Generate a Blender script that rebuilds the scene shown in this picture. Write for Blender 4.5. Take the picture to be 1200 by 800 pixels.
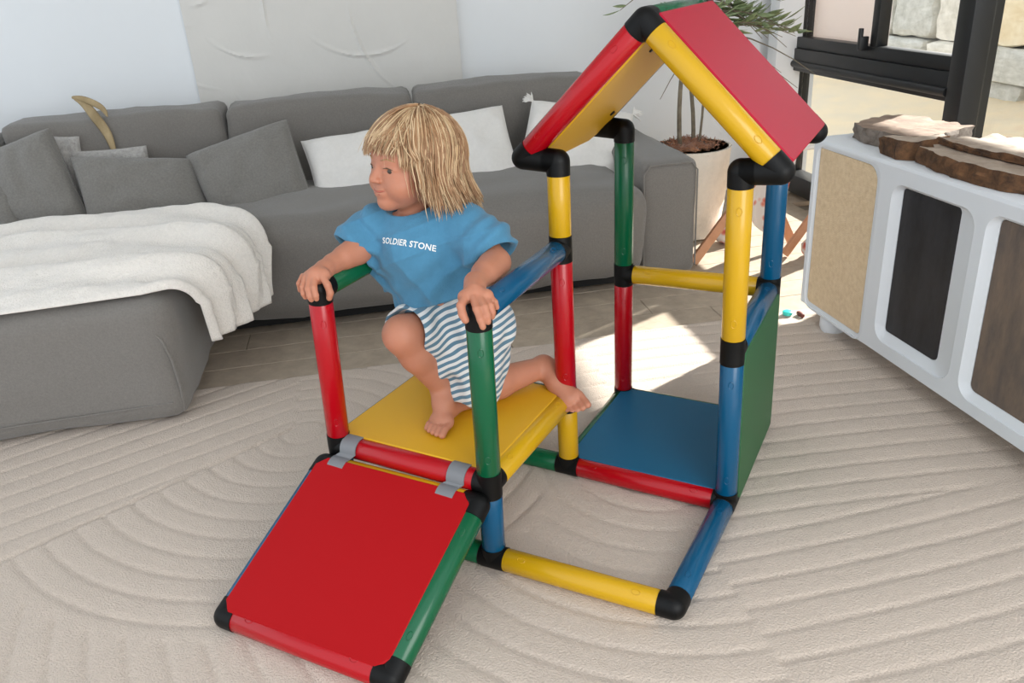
import bpy, bmesh, math, random
import numpy as np
from mathutils import Vector, Matrix, noise
random.seed(7)
for o in list(bpy.data.objects): bpy.data.objects.remove(o)
C = bpy.context.scene.collection
scn = bpy.context.scene

# ---------------------------------------------------------------- camera
CAM = np.array([0.7735, -1.2508, 1.2301])
ROT = np.array([[0.884343, 0.462686, -0.062154], [0.141884, -0.393929, -0.908124], [-0.444660, 0.794274, -0.414016]])
FPX = 958.36
cd = bpy.data.cameras.new('camera'); cam = bpy.data.objects.new('camera', cd); C.objects.link(cam)
cd.sensor_width = 36.0; cd.sensor_fit = 'HORIZONTAL'; cd.lens = FPX/1200*36.0
Rc = Matrix([[ROT[0][i], -ROT[1][i], -ROT[2][i]] for i in range(3)])
cam.matrix_world = Matrix.Translation(Vector(CAM)) @ Rc.to_4x4()
cd.clip_start = 0.05; cd.clip_end = 100
scn.camera = cam

# ---------------------------------------------------------------- room axes (the room stands askew to the toy)
TH = math.radians(37.8)
S = Vector((math.cos(TH), math.sin(TH), 0)); W = Vector((-math.sin(TH), math.cos(TH), 0)); Z = Vector((0, 0, 1))
def rp(s, w, z): return S*s + W*w + Z*z

# ---------------------------------------------------------------- world, sun, exposure
world = bpy.data.worlds.new('world'); scn.world = world; world.use_nodes = True
wn = world.node_tree.nodes; wl = world.node_tree.links
bg = wn['Background']; bg.inputs['Color'].default_value = (0.86, 0.93, 1.0, 1); bg.inputs['Strength'].default_value = 0.82
SUN_AZ, SUN_EL = math.radians(29), math.radians(30.8)
sd = bpy.data.lights.new('sun', 'SUN'); sd.energy = 9.0; sd.angle = math.radians(0.8); sd.color = (1.0, 0.95, 0.88)
so = bpy.data.objects.new('sun', sd); C.objects.link(so)
sdir = -(S*math.cos(SUN_AZ) + W*math.sin(SUN_AZ))*math.cos(SUN_EL) - Z*math.sin(SUN_EL)
so.rotation_euler = sdir.to_track_quat('-Z', 'Y').to_euler(); so.location = rp(6, 4, 5)
def area(name, loc, target, size, energy, col):
    d = bpy.data.lights.new(name, 'AREA'); d.shape = 'RECTANGLE'; d.size = size[0]; d.size_y = size[1]; d.energy = energy; d.color = col
    o = bpy.data.objects.new(name, d); C.objects.link(o); o.location = loc
    o.rotation_euler = (Vector(target)-Vector(loc)).to_track_quat('-Z', 'Y').to_euler(); return o
area('fill_behind_camera', rp(1.2, -4.0, 1.7), rp(0, 0.8, 0.3), (2.4, 2.2), 55, (1.0, 0.98, 0.95))  # added fill light behind the camera, brightens the room; no door there
scn.view_settings.view_transform = 'Standard'; scn.view_settings.look = 'None'
scn.view_settings.exposure = 0.85; scn.view_settings.gamma = 1.0; scn.view_settings.use_curve_mapping = False

# ---------------------------------------------------------------- helpers
def srgb(h):
    if isinstance(h, str): h = [int(h[i:i+2], 16)/255 for i in (0, 2, 4)]
    return tuple(c/12.92 if c <= .04045 else ((c+.055)/1.055)**2.4 for c in h) + (1,)

def mat(name, col, rough=0.5, var=0.0, vscale=8, bump=0.0, bscale=60, spec=0.5, col2=None, coat=0, sheen=0, sss=0, kind='noise', detail=4, metal=0, stretch=None):
    m = bpy.data.materials.new(name); m.use_nodes = True
    n = m.node_tree.nodes; l = m.node_tree.links; b = n['Principled BSDF']
    c = srgb(col)
    b.inputs['Base Color'].default_value = c; b.inputs['Roughness'].default_value = rough
    b.inputs['Specular IOR Level'].default_value = spec; b.inputs['Metallic'].default_value = metal
    b.inputs['Coat Weight'].default_value = coat; b.inputs['Coat Roughness'].default_value = 0.08
    b.inputs['Sheen Weight'].default_value = sheen; b.inputs['Sheen Roughness'].default_value = .5
    if sss:
        b.inputs['Subsurface Weight'].default_value = sss; b.inputs['Subsurface Radius'].default_value = (.012, .005, .003)
        b.inputs['Subsurface Scale'].default_value = 1.0
    tc = n.new('ShaderNodeTexCoord'); vec = tc.outputs['Object']
    if stretch:
        mp = n.new('ShaderNodeMapping'); mp.inputs['Scale'].default_value = stretch; l.new(vec, mp.inputs['Vector']); vec = mp.outputs['Vector']
    if var or col2:
        t = n.new('ShaderNodeTexNoise'); t.inputs['Scale'].default_value = vscale; t.inputs['Detail'].default_value = detail
        t.inputs['Roughness'].default_value = .65
        l.new(vec, t.inputs['Vector'])
        r = n.new('ShaderNodeValToRGB'); r.color_ramp.elements[0].position = .3; r.color_ramp.elements[1].position = .7
        if col2: r.color_ramp.elements[0].color = c; r.color_ramp.elements[1].color = srgb(col2)
        else:
            r.color_ramp.elements[0].color = tuple(x*(1-var) for x in c[:3])+(1,); r.color_ramp.elements[1].color = tuple(min(1, x*(1+var)) for x in c[:3])+(1,)
        l.new(t.outputs['Fac'], r.inputs['Fac']); l.new(r.outputs['Color'], b.inputs['Base Color'])
    if bump:
        t2 = n.new('ShaderNodeTexNoise' if kind == 'noise' else 'ShaderNodeTexVoronoi'); t2.inputs['Scale'].default_value = bscale
        if kind == 'noise': t2.inputs['Detail'].default_value = 5
        l.new(vec, t2.inputs['Vector'])
        bp = n.new('ShaderNodeBump'); bp.inputs['Strength'].default_value = bump; bp.inputs['Distance'].default_value = .004
        l.new(t2.outputs['Fac' if kind == 'noise' else 'Distance'], bp.inputs['Height']); l.new(bp.outputs['Normal'], b.inputs['Normal'])
    return m

class MB:
    """collects shapes and links them as ONE mesh object"""
    def __init__(s): s.v = []; s.f = []; s.mi = []
    def add(s, v, f, mi=0):
        k = len(s.v); s.v += [tuple(p) for p in v]; s.f += [tuple(i+k for i in q) for q in f]; s.mi += [mi]*len(f); return s
    def box(s, c, ax, ay, az, h, mi=0):
        c = Vector(c); v = []
        for sx in (-1, 1):
            for sy in (-1, 1):
                for sz in (-1, 1): v.append(c + Vector(ax)*h[0]*sx + Vector(ay)*h[1]*sy + Vector(az)*h[2]*sz)
        f = [(0, 1, 3, 2), (4, 6, 7, 5), (0, 4, 5, 1), (2, 3, 7, 6), (0, 2, 6, 4), (1, 5, 7, 3)]
        if Vector(ax).cross(Vector(ay)).dot(Vector(az)) < 0: f = [q[::-1] for q in f]
        return s.add(v, f, mi)
    def tube(s, pts, rad, seg=24, caps=True, mi=0):
        pts = [Vector(p) for p in pts]; n = len(pts)
        if not hasattr(rad, '__len__'): rad = [rad]*n
        t0 = (pts[1]-pts[0]).normalized(); u = t0.orthogonal().normalized(); v = []; f = []
        for i, p in enumerate(pts):
            t = (pts[min(i+1, n-1)]-pts[max(i-1, 0)]).normalized(); u = (u - t*u.dot(t)).normalized(); w = t.cross(u)
            for k in range(seg):
                a = 2*math.pi*k/seg; v.append(p + (u*math.cos(a)+w*math.sin(a))*rad[i])
        for i in range(n-1):
            for k in range(seg):
                a, b = i*seg+k, i*seg+(k+1) % seg; f.append((a, b, b+seg, a+seg))
        if caps: f.append(tuple(range(seg))[::-1]); f.append(tuple((n-1)*seg+k for k in range(seg)))
        return s.add(v, f, mi)
    def sphere(s, c, r, nu=20, nv=12, sc=(1, 1, 1), M=None):
        c = Vector(c); v = []; f = []
        for j in range(nv+1):
            for i in range(nu):
                a = 2*math.pi*i/nu; b = math.pi*j/nv
                p = Vector((math.sin(b)*math.cos(a)*sc[0], math.sin(b)*math.sin(a)*sc[1], math.cos(b)*sc[2]))*r
                if M: p = M @ p
                v.append(c+p)
        for j in range(nv):
            for i in range(nu):
                i2 = (i+1) % nu; f.append((j*nu+i, (j+1)*nu+i, (j+1)*nu+i2, j*nu+i2))
        return s.add(v, f)
    def build(s, name, m, parent=None, smooth=True, angle=40, bevel=0, kind=None, seg=2):
        me = bpy.data.meshes.new(name); me.from_pydata(s.v, [], s.f)
        ms = m if isinstance(m, (list, tuple)) else [m]
        for q in ms: me.materials.append(q)
        if len(ms) > 1: me.polygons.foreach_set('material_index', s.mi)
        me.validate()
        if bevel:
            bm = bmesh.new(); bm.from_mesh(me); bmesh.ops.remove_doubles(bm, verts=bm.verts, dist=1e-6)
            es = [e for e in bm.edges if len(e.link_faces) == 2 and e.calc_face_angle() > .5]
            bmesh.ops.bevel(bm, geom=es, offset=bevel, segments=seg, affect='EDGES', profile=.5); bm.to_mesh(me); bm.free()
        if smooth:
            me.polygons.foreach_set('use_smooth', [True]*len(me.polygons))
            if angle: me.set_sharp_from_angle(angle=math.radians(angle))
        me.update(); o = bpy.data.objects.new(name, me); C.objects.link(o)
        if parent: o.parent = parent; o.matrix_parent_inverse = Matrix.Translation(-parent_origin(parent))
        if kind: o['kind'] = kind
        return o

def parent_origin(p):      # parts are built in world coordinates; only a top-level thing carries a location
    return p.location.copy() if p.parent is None else Vector((0, 0, 0))
def tag(o, label=None, cat=None, group=None, kind=None):
    if label: o['label'] = label
    if cat: o['category'] = cat
    if group: o['group'] = group
    if kind: o['kind'] = kind
    return o
def empty(name, loc, label=None, cat=None, group=None, kind=None):
    o = bpy.data.objects.new(name, None); C.objects.link(o); o.location = loc; o.empty_display_size = .05
    return tag(o, label, cat, group, kind)
def npmesh(name, v, f, m, parent=None, smooth=True, angle=None, kind=None):
    me = bpy.data.meshes.new(name); me.from_pydata([tuple(p) for p in v], [], [tuple(int(i) for i in q) for q in f])
    for q in (m if isinstance(m, (list, tuple)) else [m]): me.materials.append(q)
    if smooth:
        me.polygons.foreach_set('use_smooth', [True]*len(me.polygons))
        if angle: me.set_sharp_from_angle(angle=math.radians(angle))
    me.update(); o = bpy.data.objects.new(name, me); C.objects.link(o)
    if parent: o.parent = parent; o.matrix_parent_inverse = Matrix.Translation(-parent_origin(parent))
    if kind: o['kind'] = kind
    return o
def gridfaces(nu, nv, closed_u=False):
    f = []
    for j in range(nv-1):
        for i in range(nu if closed_u else nu-1):
            i2 = (i+1) % nu; f.append((j*nu+i, j*nu+i2, (j+1)*nu+i2, (j+1)*nu+i))
    return f

def softbox(mb, c, ax, ay, az, h, r=.05, n=14, puff=(0, 0, 0), wob=0.0, seed=0, fn=None):
    """upholstered block: rounded box with bulging faces and soft wobble. h = half sizes"""
    c = Vector(c); ax, ay, az = Vector(ax), Vector(ay), Vector(az)
    def shape(q):
        p = Vector((q[0]*h[0], q[1]*h[1], q[2]*h[2]))
        inn = Vector((max(-(h[0]-r), min(h[0]-r, p.x)), max(-(h[1]-r), min(h[1]-r, p.y)), max(-(h[2]-r), min(h[2]-r, p.z))))
        d = p-inn
        if d.length > 1e-9: p = inn + d.normalized()*min(r, max(abs(d.x), abs(d.y), abs(d.z)))
        b = [(1-q[(i+1) % 3]**2)*(1-q[(i+2) % 3]**2) for i in range(3)]
        p = Vector((p.x+q[0]*puff[0]*b[0], p.y+q[1]*puff[1]*b[1], p.z+q[2]*puff[2]*b[2]))
        if wob:
            nv = noise.noise_vector(p*4.5+Vector((seed*3.1, seed, 0)))*wob + noise.noise_vector(p*13+Vector((0, seed*2.3, 5)))*wob*.35; p += nv
        if fn: p = fn(p, q)
        return c + ax*p.x + ay*p.y + az*p.z
    idx = {}; v = []; f = []
    def vid(q):
        k = tuple(round(x*n) for x in q)
        if k not in idx: idx[k] = len(v); v.append(shape(q))
        return idx[k]
    def P(i): return math.sin((i/n-.5)*math.pi)*.35 + (2*i/n-1)*.65
    key = lambda i: i
    idx2 = {}
    def vv(i, j, k):
        if (i, j, k) not in idx2: idx2[(i, j, k)] = len(v); v.append(shape((P(i), P(j), P(k))))
        return idx2[(i, j, k)]
    for a in range(n):
        for b in range(n):
            f.append((vv(a, b, n), vv(a+1, b, n), vv(a+1, b+1, n), vv(a, b+1, n)))
            f.append((vv(a, b, 0), vv(a, b+1, 0), vv(a+1, b+1, 0), vv(a+1, b, 0)))
            f.append((vv(n, a, b), vv(n, a+1, b), vv(n, a+1, b+1), vv(n, a, b+1)))
            f.append((vv(0, a, b), vv(0, a, b+1), vv(0, a+1, b+1), vv(0, a+1, b)))
            f.append((vv(a, n, b), vv(a, n, b+1), vv(a+1, n, b+1), vv(a+1, n, b)))
            f.append((vv(a, 0, b), vv(a+1, 0, b), vv(a+1, 0, b+1), vv(a, 0, b+1)))
    if ax.cross(ay).dot(az) < 0: f = [q[::-1] for q in f]
    mb.add(v, f); return mb

# ---------------------------------------------------------------- materials
def plastic(n, c): return mat(n, c, rough=.26, coat=.12, bump=.04, bscale=420, spec=.38)
M = {}
M['red'] = plastic('red_plastic', 'ab0414'); M['yellow'] = plastic('yellow_plastic', 'c99c14'); M['green'] = plastic('green_plastic', '065836')
M['blue'] = plastic('blue_plastic', '024f74'); M['black'] = mat('black_plastic', '050505', rough=.5, spec=.25)
M['red_panel'] = mat('red_panel', 'a8020b', rough=.6, bump=.1, bscale=500, spec=.2)
M['roof_red'] = mat('roof_panel_red', 'b31131', rough=.42, bump=.1, bscale=500, spec=.25)
M['yellow_panel'] = mat('yellow_panel', 'd8a41f', rough=.45, bump=.1, bscale=500, spec=.3)
M['green_panel'] = mat('green_panel', '265c34', rough=.5, bump=.15, bscale=500, spec=.4)
M['blue_panel'] = mat('blue_panel', '0a5f84', rough=.45, bump=.1, bscale=500, spec=.3)
M['grey_clip'] = mat('grey_clamp', '77797c', rough=.5)
M['wall'] = mat('wall_paint', 'e8ebed', rough=.9, var=.012, vscale=2, bump=.06, bscale=30, spec=.2)
M['canvas'] = mat('plaster_canvas', 'dad8d3', rough=.85, var=.02, vscale=5, bump=.12, bscale=50, spec=.2)
M['ash_wood'] = mat('floor_plank_wood', 'bfb09d', rough=.5, col2='a69786', vscale=6, stretch=(3, 3, 3), bump=.1, bscale=40)
M['slab'] = mat('floor_slab', '8d8478', rough=.8)
M['frame'] = mat('black_aluminium', '17181a', rough=.4, spec=.5)
M['rug'] = mat('cream_rug_wool', 'cdbeb0', rough=1, var=.05, vscale=110, bump=1.0, bscale=240, spec=.05, sheen=.2)
M['sofa'] = mat('grey_sofa_linen', '7b7772', rough=.95, var=.10, vscale=160, bump=.5, bscale=420, spec=.1, sheen=.25)
M['sofa_light'] = mat('grey_cushion_linen', '7d7a75', rough=.95, var=.14, vscale=130, bump=.5, bscale=380, spec=.1, sheen=.25)
M['fluff'] = mat('pale_grey_plush', 'a8a5a1', rough=1, var=.2, vscale=70, bump=1, bscale=140, sheen=.4)
M['white_cloth'] = mat('white_cotton', 'e2dfda', rough=.95, var=.03, vscale=60, bump=.3, bscale=200, spec=.1, sheen=.2)
M['throw'] = mat('cream_fleece', 'e6e0d8', rough=1, var=.05, vscale=90, bump=1, bscale=170, spec=.05, sheen=.4)
M['plaster'] = mat('white_plaster', 'e4e8ec', rough=.55, var=.015, vscale=5, bump=.2, bscale=14, spec=.4)
M['gap_shade'] = mat('underframe_shade', '121212', rough=.8)  # near-black colour carries the shadow of the gap under the sofa

# ================================================================ THE SETTING
# floor: slab with planks laid along the sofa wall
root_floor = MB().box(rp(-.3, .2, -.045), S, W, Z, (3.2, 2.9, .02)).build('floor', M['slab'], smooth=False, kind='structure')
def plank_mesh():
    me = []
    for L in (1.2, .8):
        mb = MB().box((0, 0, 0), (1, 0, 0), (0, 1, 0), (0, 0, 1), (L/2-.0012, .0735, .012)); o = mb.build('plank', M['ash_wood'], bevel=.0015, smooth=False); me.append(o.data); bpy.data.objects.remove(o)
    return me
PM = plank_mesh(); ang = math.atan2(S.y, S.x)
for j in range(14):
    w = 1.0 + .15*j - .075; s = -3.1 + (j*.47) % 1.1
    while s < 2.05:
        k = 0 if (j+int(s*7)) % 3 else 1; L = 1.2 if k == 0 else .8
        if s + L > 2.85: break
        o = bpy.data.objects.new('plank', PM[k]); C.objects.link(o); o.parent = root_floor
        o.location = rp(s+L/2, w, -.0125-random.random()*.0008); o.rotation_euler = (0, 0, ang + (math.pi if random.random() < .5 else 0)); s += L

WW = 2.9; WS = 2.1
MB().box(rp(-.65, WW+.06, 1.225), S, W, Z, (2.81, .06, 1.28)).build('wall_back', M['wall'], smooth=False, kind='structure')
MB().box(rp(-.65, WW-.008, .05), S, W, Z, (2.75, .008, .05)).build('baseboard_back', M['wall'], bevel=.003, kind='structure')
# wall return beside the window and the window wall above / below
wr = MB()
wr.box(rp(WS+.06, WW-.03, 1.1), S, W, Z, (.06, .09, 1.15))
wr.box(rp(WS+.06, .2, 2.38), S, W, Z, (.06, 2.76, .13))
wr.box(rp(WS+.06, -2.5, 1.1), S, W, Z, (.06, .06, 1.15))
wr.build('wall_window', M['wall'], smooth=False, kind='structure')
MB().box(rp(WS-.08, WW-.16, 1.1), S, W, Z, (.07, .05, 1.15)).build('trim_1', M['wall'], bevel=.004, kind='structure')

MB().box(rp(-.6, 1.15, 2.53), S, W, Z, (2.76, 1.86, .03)).build('ceiling', M['wall'], smooth=False, kind='structure')
MB().box(rp(3.02, 1.6, 2.42), S, W, Z, (.86, 3.2, .06)).build('sun_cut_eave', M['wall'], smooth=False, kind='structure')  # unseen eave overhang, added to cut off sun through the upper panes
scm = mat('sun_screen_white', 'f5eeea', rough=.8); _n = scm.node_tree.nodes; _tl = _n.new('ShaderNodeBsdfTranslucent'); _tl.inputs['Color'].default_value = srgb('f4ece8'); _mx = _n.new('ShaderNodeMixShader'); _mx.inputs[0].default_value = .3
scm.node_tree.links.new(_n['Principled BSDF'].outputs[0], _mx.inputs[1]); scm.node_tree.links.new(_tl.outputs[0], _mx.inputs[2]); scm.node_tree.links.new(_mx.outputs[0], _n['Material Output'].inputs[0])
MB().box(rp(2.19, 2.62, 1.63), S, W, Z, (.012, .50, .83)).build('sun_screen', scm, smooth=False, kind='structure')  # pale panel added outside the upper left pane to block the sun

# window: black aluminium frame, sash bars, panes
win = empty('window_1', rp(WS, 1.5, 0)); win['kind'] = 'structure'
def bar(name, s, w0, w1, z0, z1, d=.035, par=win, m='frame', bev=.004):
    return MB().box(rp(s, (w0+w1)/2, (z0+z1)/2), S, W, Z, (d, (w1-w0)/2, (z1-z0)/2)).build(name, M[m], par, bevel=bev)
W0, W1 = -2.4, 2.80
bar('jamb', WS+.01, W1-.09, W1, 0, 2.25, .05); bar('jamb', WS+.01, W0, W0+.08, 0, 2.25, .05)
bar('head_rail', WS+.01, W0, W1, 2.18, 2.25, .05)
bar('bottom_rail', WS+.01, W0, W1, .02, .12, .05)
MU = 1.42
bar('mullion', WS, MU-.045, MU+.045, .0, 2.2, .06)
tr = bar('transom', WS, MU+.045, W1-.09, .655, .765, .05)
MB().tube([rp(WS-.05, MU+.05, .69), rp(WS-.05, W1-.1, .69)], .018, 12).build('transom_ledge', M['frame'], tr)
sash = bar('sash_rail', WS-.01, MU+.05, 2.72, .765, .82, .03)
bar('sash_stile', WS-.012, 1.99, 2.04, .78, 2.18, .028)
bar('sash_stile', WS-.005, MU+.045, MU+.075, .78, 2.18, .025)
hd = MB().box(rp(WS-.06, 2.06, .83), S, W, Z, (.02, .012, .03)).box(rp(WS-.075, 2.06, .85), S, W, Z, (.008, .01, .045)).build('window_latch', M['frame'], win, bevel=.003)
bar('mullion', WS, -.5, -.42, .0, 2.2, .06)
def glass_mat():
    m = bpy.data.materials.new('window_glass'); m.use_nodes = True; n = m.node_tree.nodes; l = m.node_tree.links
    n.remove(n['Principled BSDF']); t = n.new('ShaderNodeBsdfTransparent'); g = n.new('ShaderNodeBsdfGlossy'); g.inputs['Roughness'].default_value = .02
    x = n.new('ShaderNodeMixShader'); x.inputs[0].default_value = .05
    t.inputs['Color'].default_value = (.97, .98, .98, 1)
    l.new(t.outputs[0], x.inputs[1]); l.new(g.outputs[0], x.inputs[2]); l.new(x.outputs[0], n['Material Output'].inputs[0]); return m
M['glass'] = glass_mat()
for w0, w1, z0, z1 in ((MU+.05, 2.0, .80, 2.18), (2.03, 2.71, .80, 2.18), (MU+.05, 2.71, .12, .64), (-.42, MU-.05, .12, 2.18), (-2.32, -.5, .12, 2.18)):
    MB().box(rp(WS+.02, (w0+w1)/2, (z0+z1)/2), S, W, Z, (.003, (w1-w0)/2, (z1-z0)/2)).build('pane', M['glass'], win, smooth=False)

# outside: sandy yard and a sunlit wall of rough blocks
gm = mat('sandy_ground', 'f2dcb8', rough=.95, col2='e4d4ba', vscale=4, bump=.5, bscale=25)
yard = MB(); nu, nv = 40, 40; vs = []
for j in range(nv):
    for i in range(nu):
        s = 2.16 + 5.0*i/(nu-1); w = -4 + 18*j/(nv-1); rise = max(0, s-2.9)*.22
        vs.append(rp(s, w, -.12 + rise*.5 + noise.noise(Vector((s*1.2, w*1.2, 0)))*.05))
yard.add(vs, gridfaces(nu, nv)); yard.build('yard_ground', gm, kind='structure')
back = MB().box(rp(5.0, 5.0, .65), S, W, Z, (.15, 8.4, .95)).build('wall_outside', mat('stone_mortar', 'cfc6b4', rough=.95), smooth=False, kind='structure')
stm = [mat('pale_block', 'f3ece0', rough=.9, col2='d2cabc', vscale=5, bump=.9, bscale=14), mat('sandy_block', 'f7e8cb', rough=.9, col2='e6d0aa', vscale=5, bump=.9, bscale=14), mat('grey_block', 'dcd9d1', rough=.9, col2='b3b0a6', vscale=6, bump=.9, bscale=14)]
BM = []
for k in range(6):
    mb = MB(); softbox(mb, (0, 0, 0), (1, 0, 0), (0, 1, 0), (0, 0, 1), (.5, .5, .5), r=.12, n=5, wob=.07, seed=k*1.7)
    o = mb.build('stone_block', stm[k % 3], angle=35); BM.append(o.data); bpy.data.objects.remove(o)
z = -.15; row = 0
while z < 1.3:
    hgt = (.34, .26, .42)[row % 3]; w = -3.2 - .2*(row % 3)
    while w < 12.6:
        L = random.uniform(.45, .85)
        o = bpy.data.objects.new('stone_block', random.choice(BM)); C.objects.link(o); o.parent = back
        o.location = rp(4.80+random.uniform(-.04, .04), w+L/2, z+hgt/2); o.rotation_euler = (0, 0, ang); o.scale = (.3, L*.98, hgt*.97); w += L
    z += hgt; row += 1

# ---------------------------------------------------------------- rug with carved arches
def rug_h(s, w):
    P = .073
    A = (-.47, .75); B = (.47, .33)
    rA = math.hypot(s-A[0], w-A[1]); dg = (w-.335) - (s+1.147)*.69
    if s < -.5 and dg > 0: t = (w - (s+1.147)*.5)/.085; edge = dg
    elif rA < .84 and s < .15: t = rA/P+.1; edge = .84-rA
    else:
        if s < B[0] and w < B[1]+.25: t = math.hypot(s-B[0], (w-B[1])*.95)/P
        elif s < B[0]: t = (math.hypot((s-B[0]), (w-B[1])*.8))/P
        else: t = (B[1]-w + .12*(s-B[0])**2*(.6 if w < 0 else -.6))/P
        edge = 1
    d = abs((t+.5) % 1-.5)*P
    g = math.exp(-(d/.0045)**2)*.0040 + math.exp(-(d/.016)**2)*.0010
    if s < -.5 and abs(dg) < .006: g = max(g, .006)
    return g
RS0, RS1, RW0, RW1 = -2.3, 2.02, -1.75, 1.155
nu, nv = 600, 410; vs = []
for j in range(nv):
    for i in range(nu):
        s = RS0+(RS1-RS0)*i/(nu-1); w = RW0+(RW1-RW0)*j/(nv-1)
        e = min(s-RS0, RS1-s, w-RW0, RW1-w); lo = min(1, e/.012)
        ww = w + (.006*noise.noise(Vector((s*5, 3, 0))) if RW1-w < .02 else 0)
        z = -.006 + lo*.014*1.0 - rug_h(s, w)*lo + .0012*noise.noise(Vector((s*9, w*9, 0))) + .0007*noise.noise(Vector((s*60, w*60, 3)))
        vs.append(rp(s, ww, z))
rug = MB(); rug.add(vs, gridfaces(nu, nv))
rug = rug.build('rug', M['rug'], angle=None); tag(rug, 'large cream wool rug carved with arched grooves under the climbing frame', 'rug')

# ---------------------------------------------------------------- sofa
sofa = empty('sofa', rp(0, 2.0, 0), 'long grey linen corner sofa with chaise against the white wall', 'sofa')
mb = MB(); softbox(mb, rp(.02, 1.90, .245), S, W, Z, (.86, .37, .19), r=.09, n=22, puff=(.01, .03, .03), wob=.018, seed=1)
mb.build('seat_cushion', M['sofa'], sofa, angle=None)
mb = MB(); softbox(mb, rp(-1.62, 1.60, .215), S, W, Z, (.80, .69, .20), r=.06, n=24, puff=(.01, .01, .015), wob=.012, seed=2)
ch = mb.build('chaise', M['sofa'], sofa, angle=None)
MB().tube([rp(-.872, .915, .325), rp(-.852, .918, .29), rp(-.838, .924, .22), rp(-.834, .927, .12), rp(-.842, .935, .04)], .0045, 8).build('seam_piping', M['sofa'], ch)
MB().tube([rp(-2.3, .905, .075), rp(-1.6, .897, .075), rp(-.86, .905, .085)], .0022, 8).build('seam_piping', M['sofa'], ch)
MB().box(rp(.02, 1.98, .04), S, W, Z, (.84, .34, .03)).build('underframe', M['gap_shade'], sofa)  # block coloured as the shade beneath the seat
for s0, s1, sd_ in ((-1.68, -.785, 3), (-.773, .045, 4), (.05, .88, 5)):
    mb = MB(); softbox(mb, rp((s0+s1)/2, 2.44, .42), S, W, Z, ((s1-s0)/2, .13, .345), r=.035, n=18, puff=(.004, .02, .012), wob=.012, seed=sd_)
    mb.build('backrest', M['sofa'], sofa, angle=None)
mb = MB(); softbox(mb, rp(-2.1, 2.38, .40), S, W, Z, (.42, .13, .325), r=.055, n=14, puff=(.004, .02, .01), wob=.012, seed=9)
mb.build('backrest', M['sofa'], sofa, angle=None)
arm_m = mat('grey_arm_linen', 'a3a29f', rough=.95, var=.12, vscale=130, bump=.5, bscale=400, sheen=.25)
mb = MB(); softbox(mb, rp(.985, 2.03, .265), S, W, Z, (.118, .42, .235), r=.03, n=16, puff=(.01, .008, .006), wob=.006, seed=6)
am = mb.build('armrest', M['sofa'], sofa, angle=None)
MB().tube([rp(.875, 1.603, .06), rp(.875, 1.60, .46), rp(.90, 1.602, .492), rp(1.07, 1.602, .492), rp(1.098, 1.604, .46), rp(1.098, 1.606, .06)], .0035, 8).build('seam_piping', M['sofa'], am)

# ---------------------------------------------------------------- cushions
def pillow(name, corners, thick, m, label, cat='cushion', group=None, fringe=0, seed=0, n=26, tassel=0, pinch=.035, lump=.006):
    """corners: four world points (bl, br, tr, tl)"""
    bl, br, tr, tl = [Vector(p) for p in corners]; nrm = (br-bl).cross(tl-bl).normalized(); cen = (bl+br+tr+tl)/4
    v = []; f = []
    def pt(u, w_, side):
        pu = u*(1-pinch*(1-w_*w_)*0) ; a, b = (pu+1)/2, (w_+1)/2
        p = bl*(1-a)*(1-b)+br*a*(1-b)+tr*a*b+tl*(1-a)*b
        d = p-cen; p = cen + d*(1 - pinch*((1-w_**2)*abs(u)**3 + (1-u**2)*abs(w_)**3))
        th = (max(0, 1-u**4)*max(0, 1-w_**4))**.42
        q = Vector((u*1.6+seed, w_*1.6, seed*2)); fold = noise.noise(q*1.6)*.5+noise.noise(q*3.7)*.25 + .5*noise.noise(Vector(((u+w_)*.8+seed, (u-w_)*4, seed)))*abs(u*w_)
        return p + nrm*side*(thick/2*th*(1+.16*fold)) + nrm*lump*fold*2.6*(1-max(abs(u), abs(w_))**6)
    for side in (1, -1):
        k = len(v)
        for j in range(n+1):
            for i in range(n+1):
                u = math.sin(math.pi/2*(2*i/n-1)); w_ = math.sin(math.pi/2*(2*j/n-1)); v.append(pt(u, w_, side))
        for j in range(n):
            for i in range(n):
                q = (k+j*(n+1)+i, k+j*(n+1)+i+1, k+(j+1)*(n+1)+i+1, k+(j+1)*(n+1)+i); f.append(q if side > 0 else q[::-1])
    o = MB().add(v, f); o = o.build(name, m, angle=None)
    bm = bmesh.new(); bm.from_mesh(o.data); bmesh.ops.remove_doubles(bm, verts=bm.verts, dist=.0006); bm.to_mesh(o.data); bm.free()
    me = o.data; me.transform(Matrix.Translation(-cen)); o.location = cen
    tag(o, label, cat, group)
    # piped edge
    path = []
    for a, b in (((-1, -1), (1, -1)), ((1, -1), (1, 1)), ((1, 1), (-1, 1)), ((-1, 1), (-1, -1))):
        for t in range(12):
            t /= 12; u = a[0]+(b[0]-a[0])*t; w_ = a[1]+(b[1]-a[1])*t; path.append((pt(u, w_, 1)+pt(u, w_, -1))/2)
    path.append(path[0]); MB().tube(path, .003, 6, caps=False).build('seam_edge', m, o)
    if tassel:
        for u, w_ in ((-1, -1), (1, -1), (1, 1), (-1, 1)):
            p = (pt(u, w_, 1)+pt(u, w_, -1))/2; d = (p-cen).normalized(); mbt = MB(); rnd = random.Random(seed+u*3+w_)
            for t in range(34):
                e = (d + Vector((rnd.uniform(-.6, .6), rnd.uniform(-.6, .6), rnd.uniform(-.6, .5)))).normalized(); L = rnd.uniform(.6, 1)*tassel
                mbt.tube([p, p+e*L*.5, p+e*L+Z*-.008], [.005, .004, .001], 5)
            mbt.build('tassel', m, o)
    return o
def pxw(x, y, w):      # a pixel of the photograph carried out to a real vertical plane of the room
    d = Vector(ROT.T @ np.array([(x-600)/FPX, (y-400)/FPX, 1])); c = Vector(CAM); return c + d*((w - c.dot(W))/d.dot(W))
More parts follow.
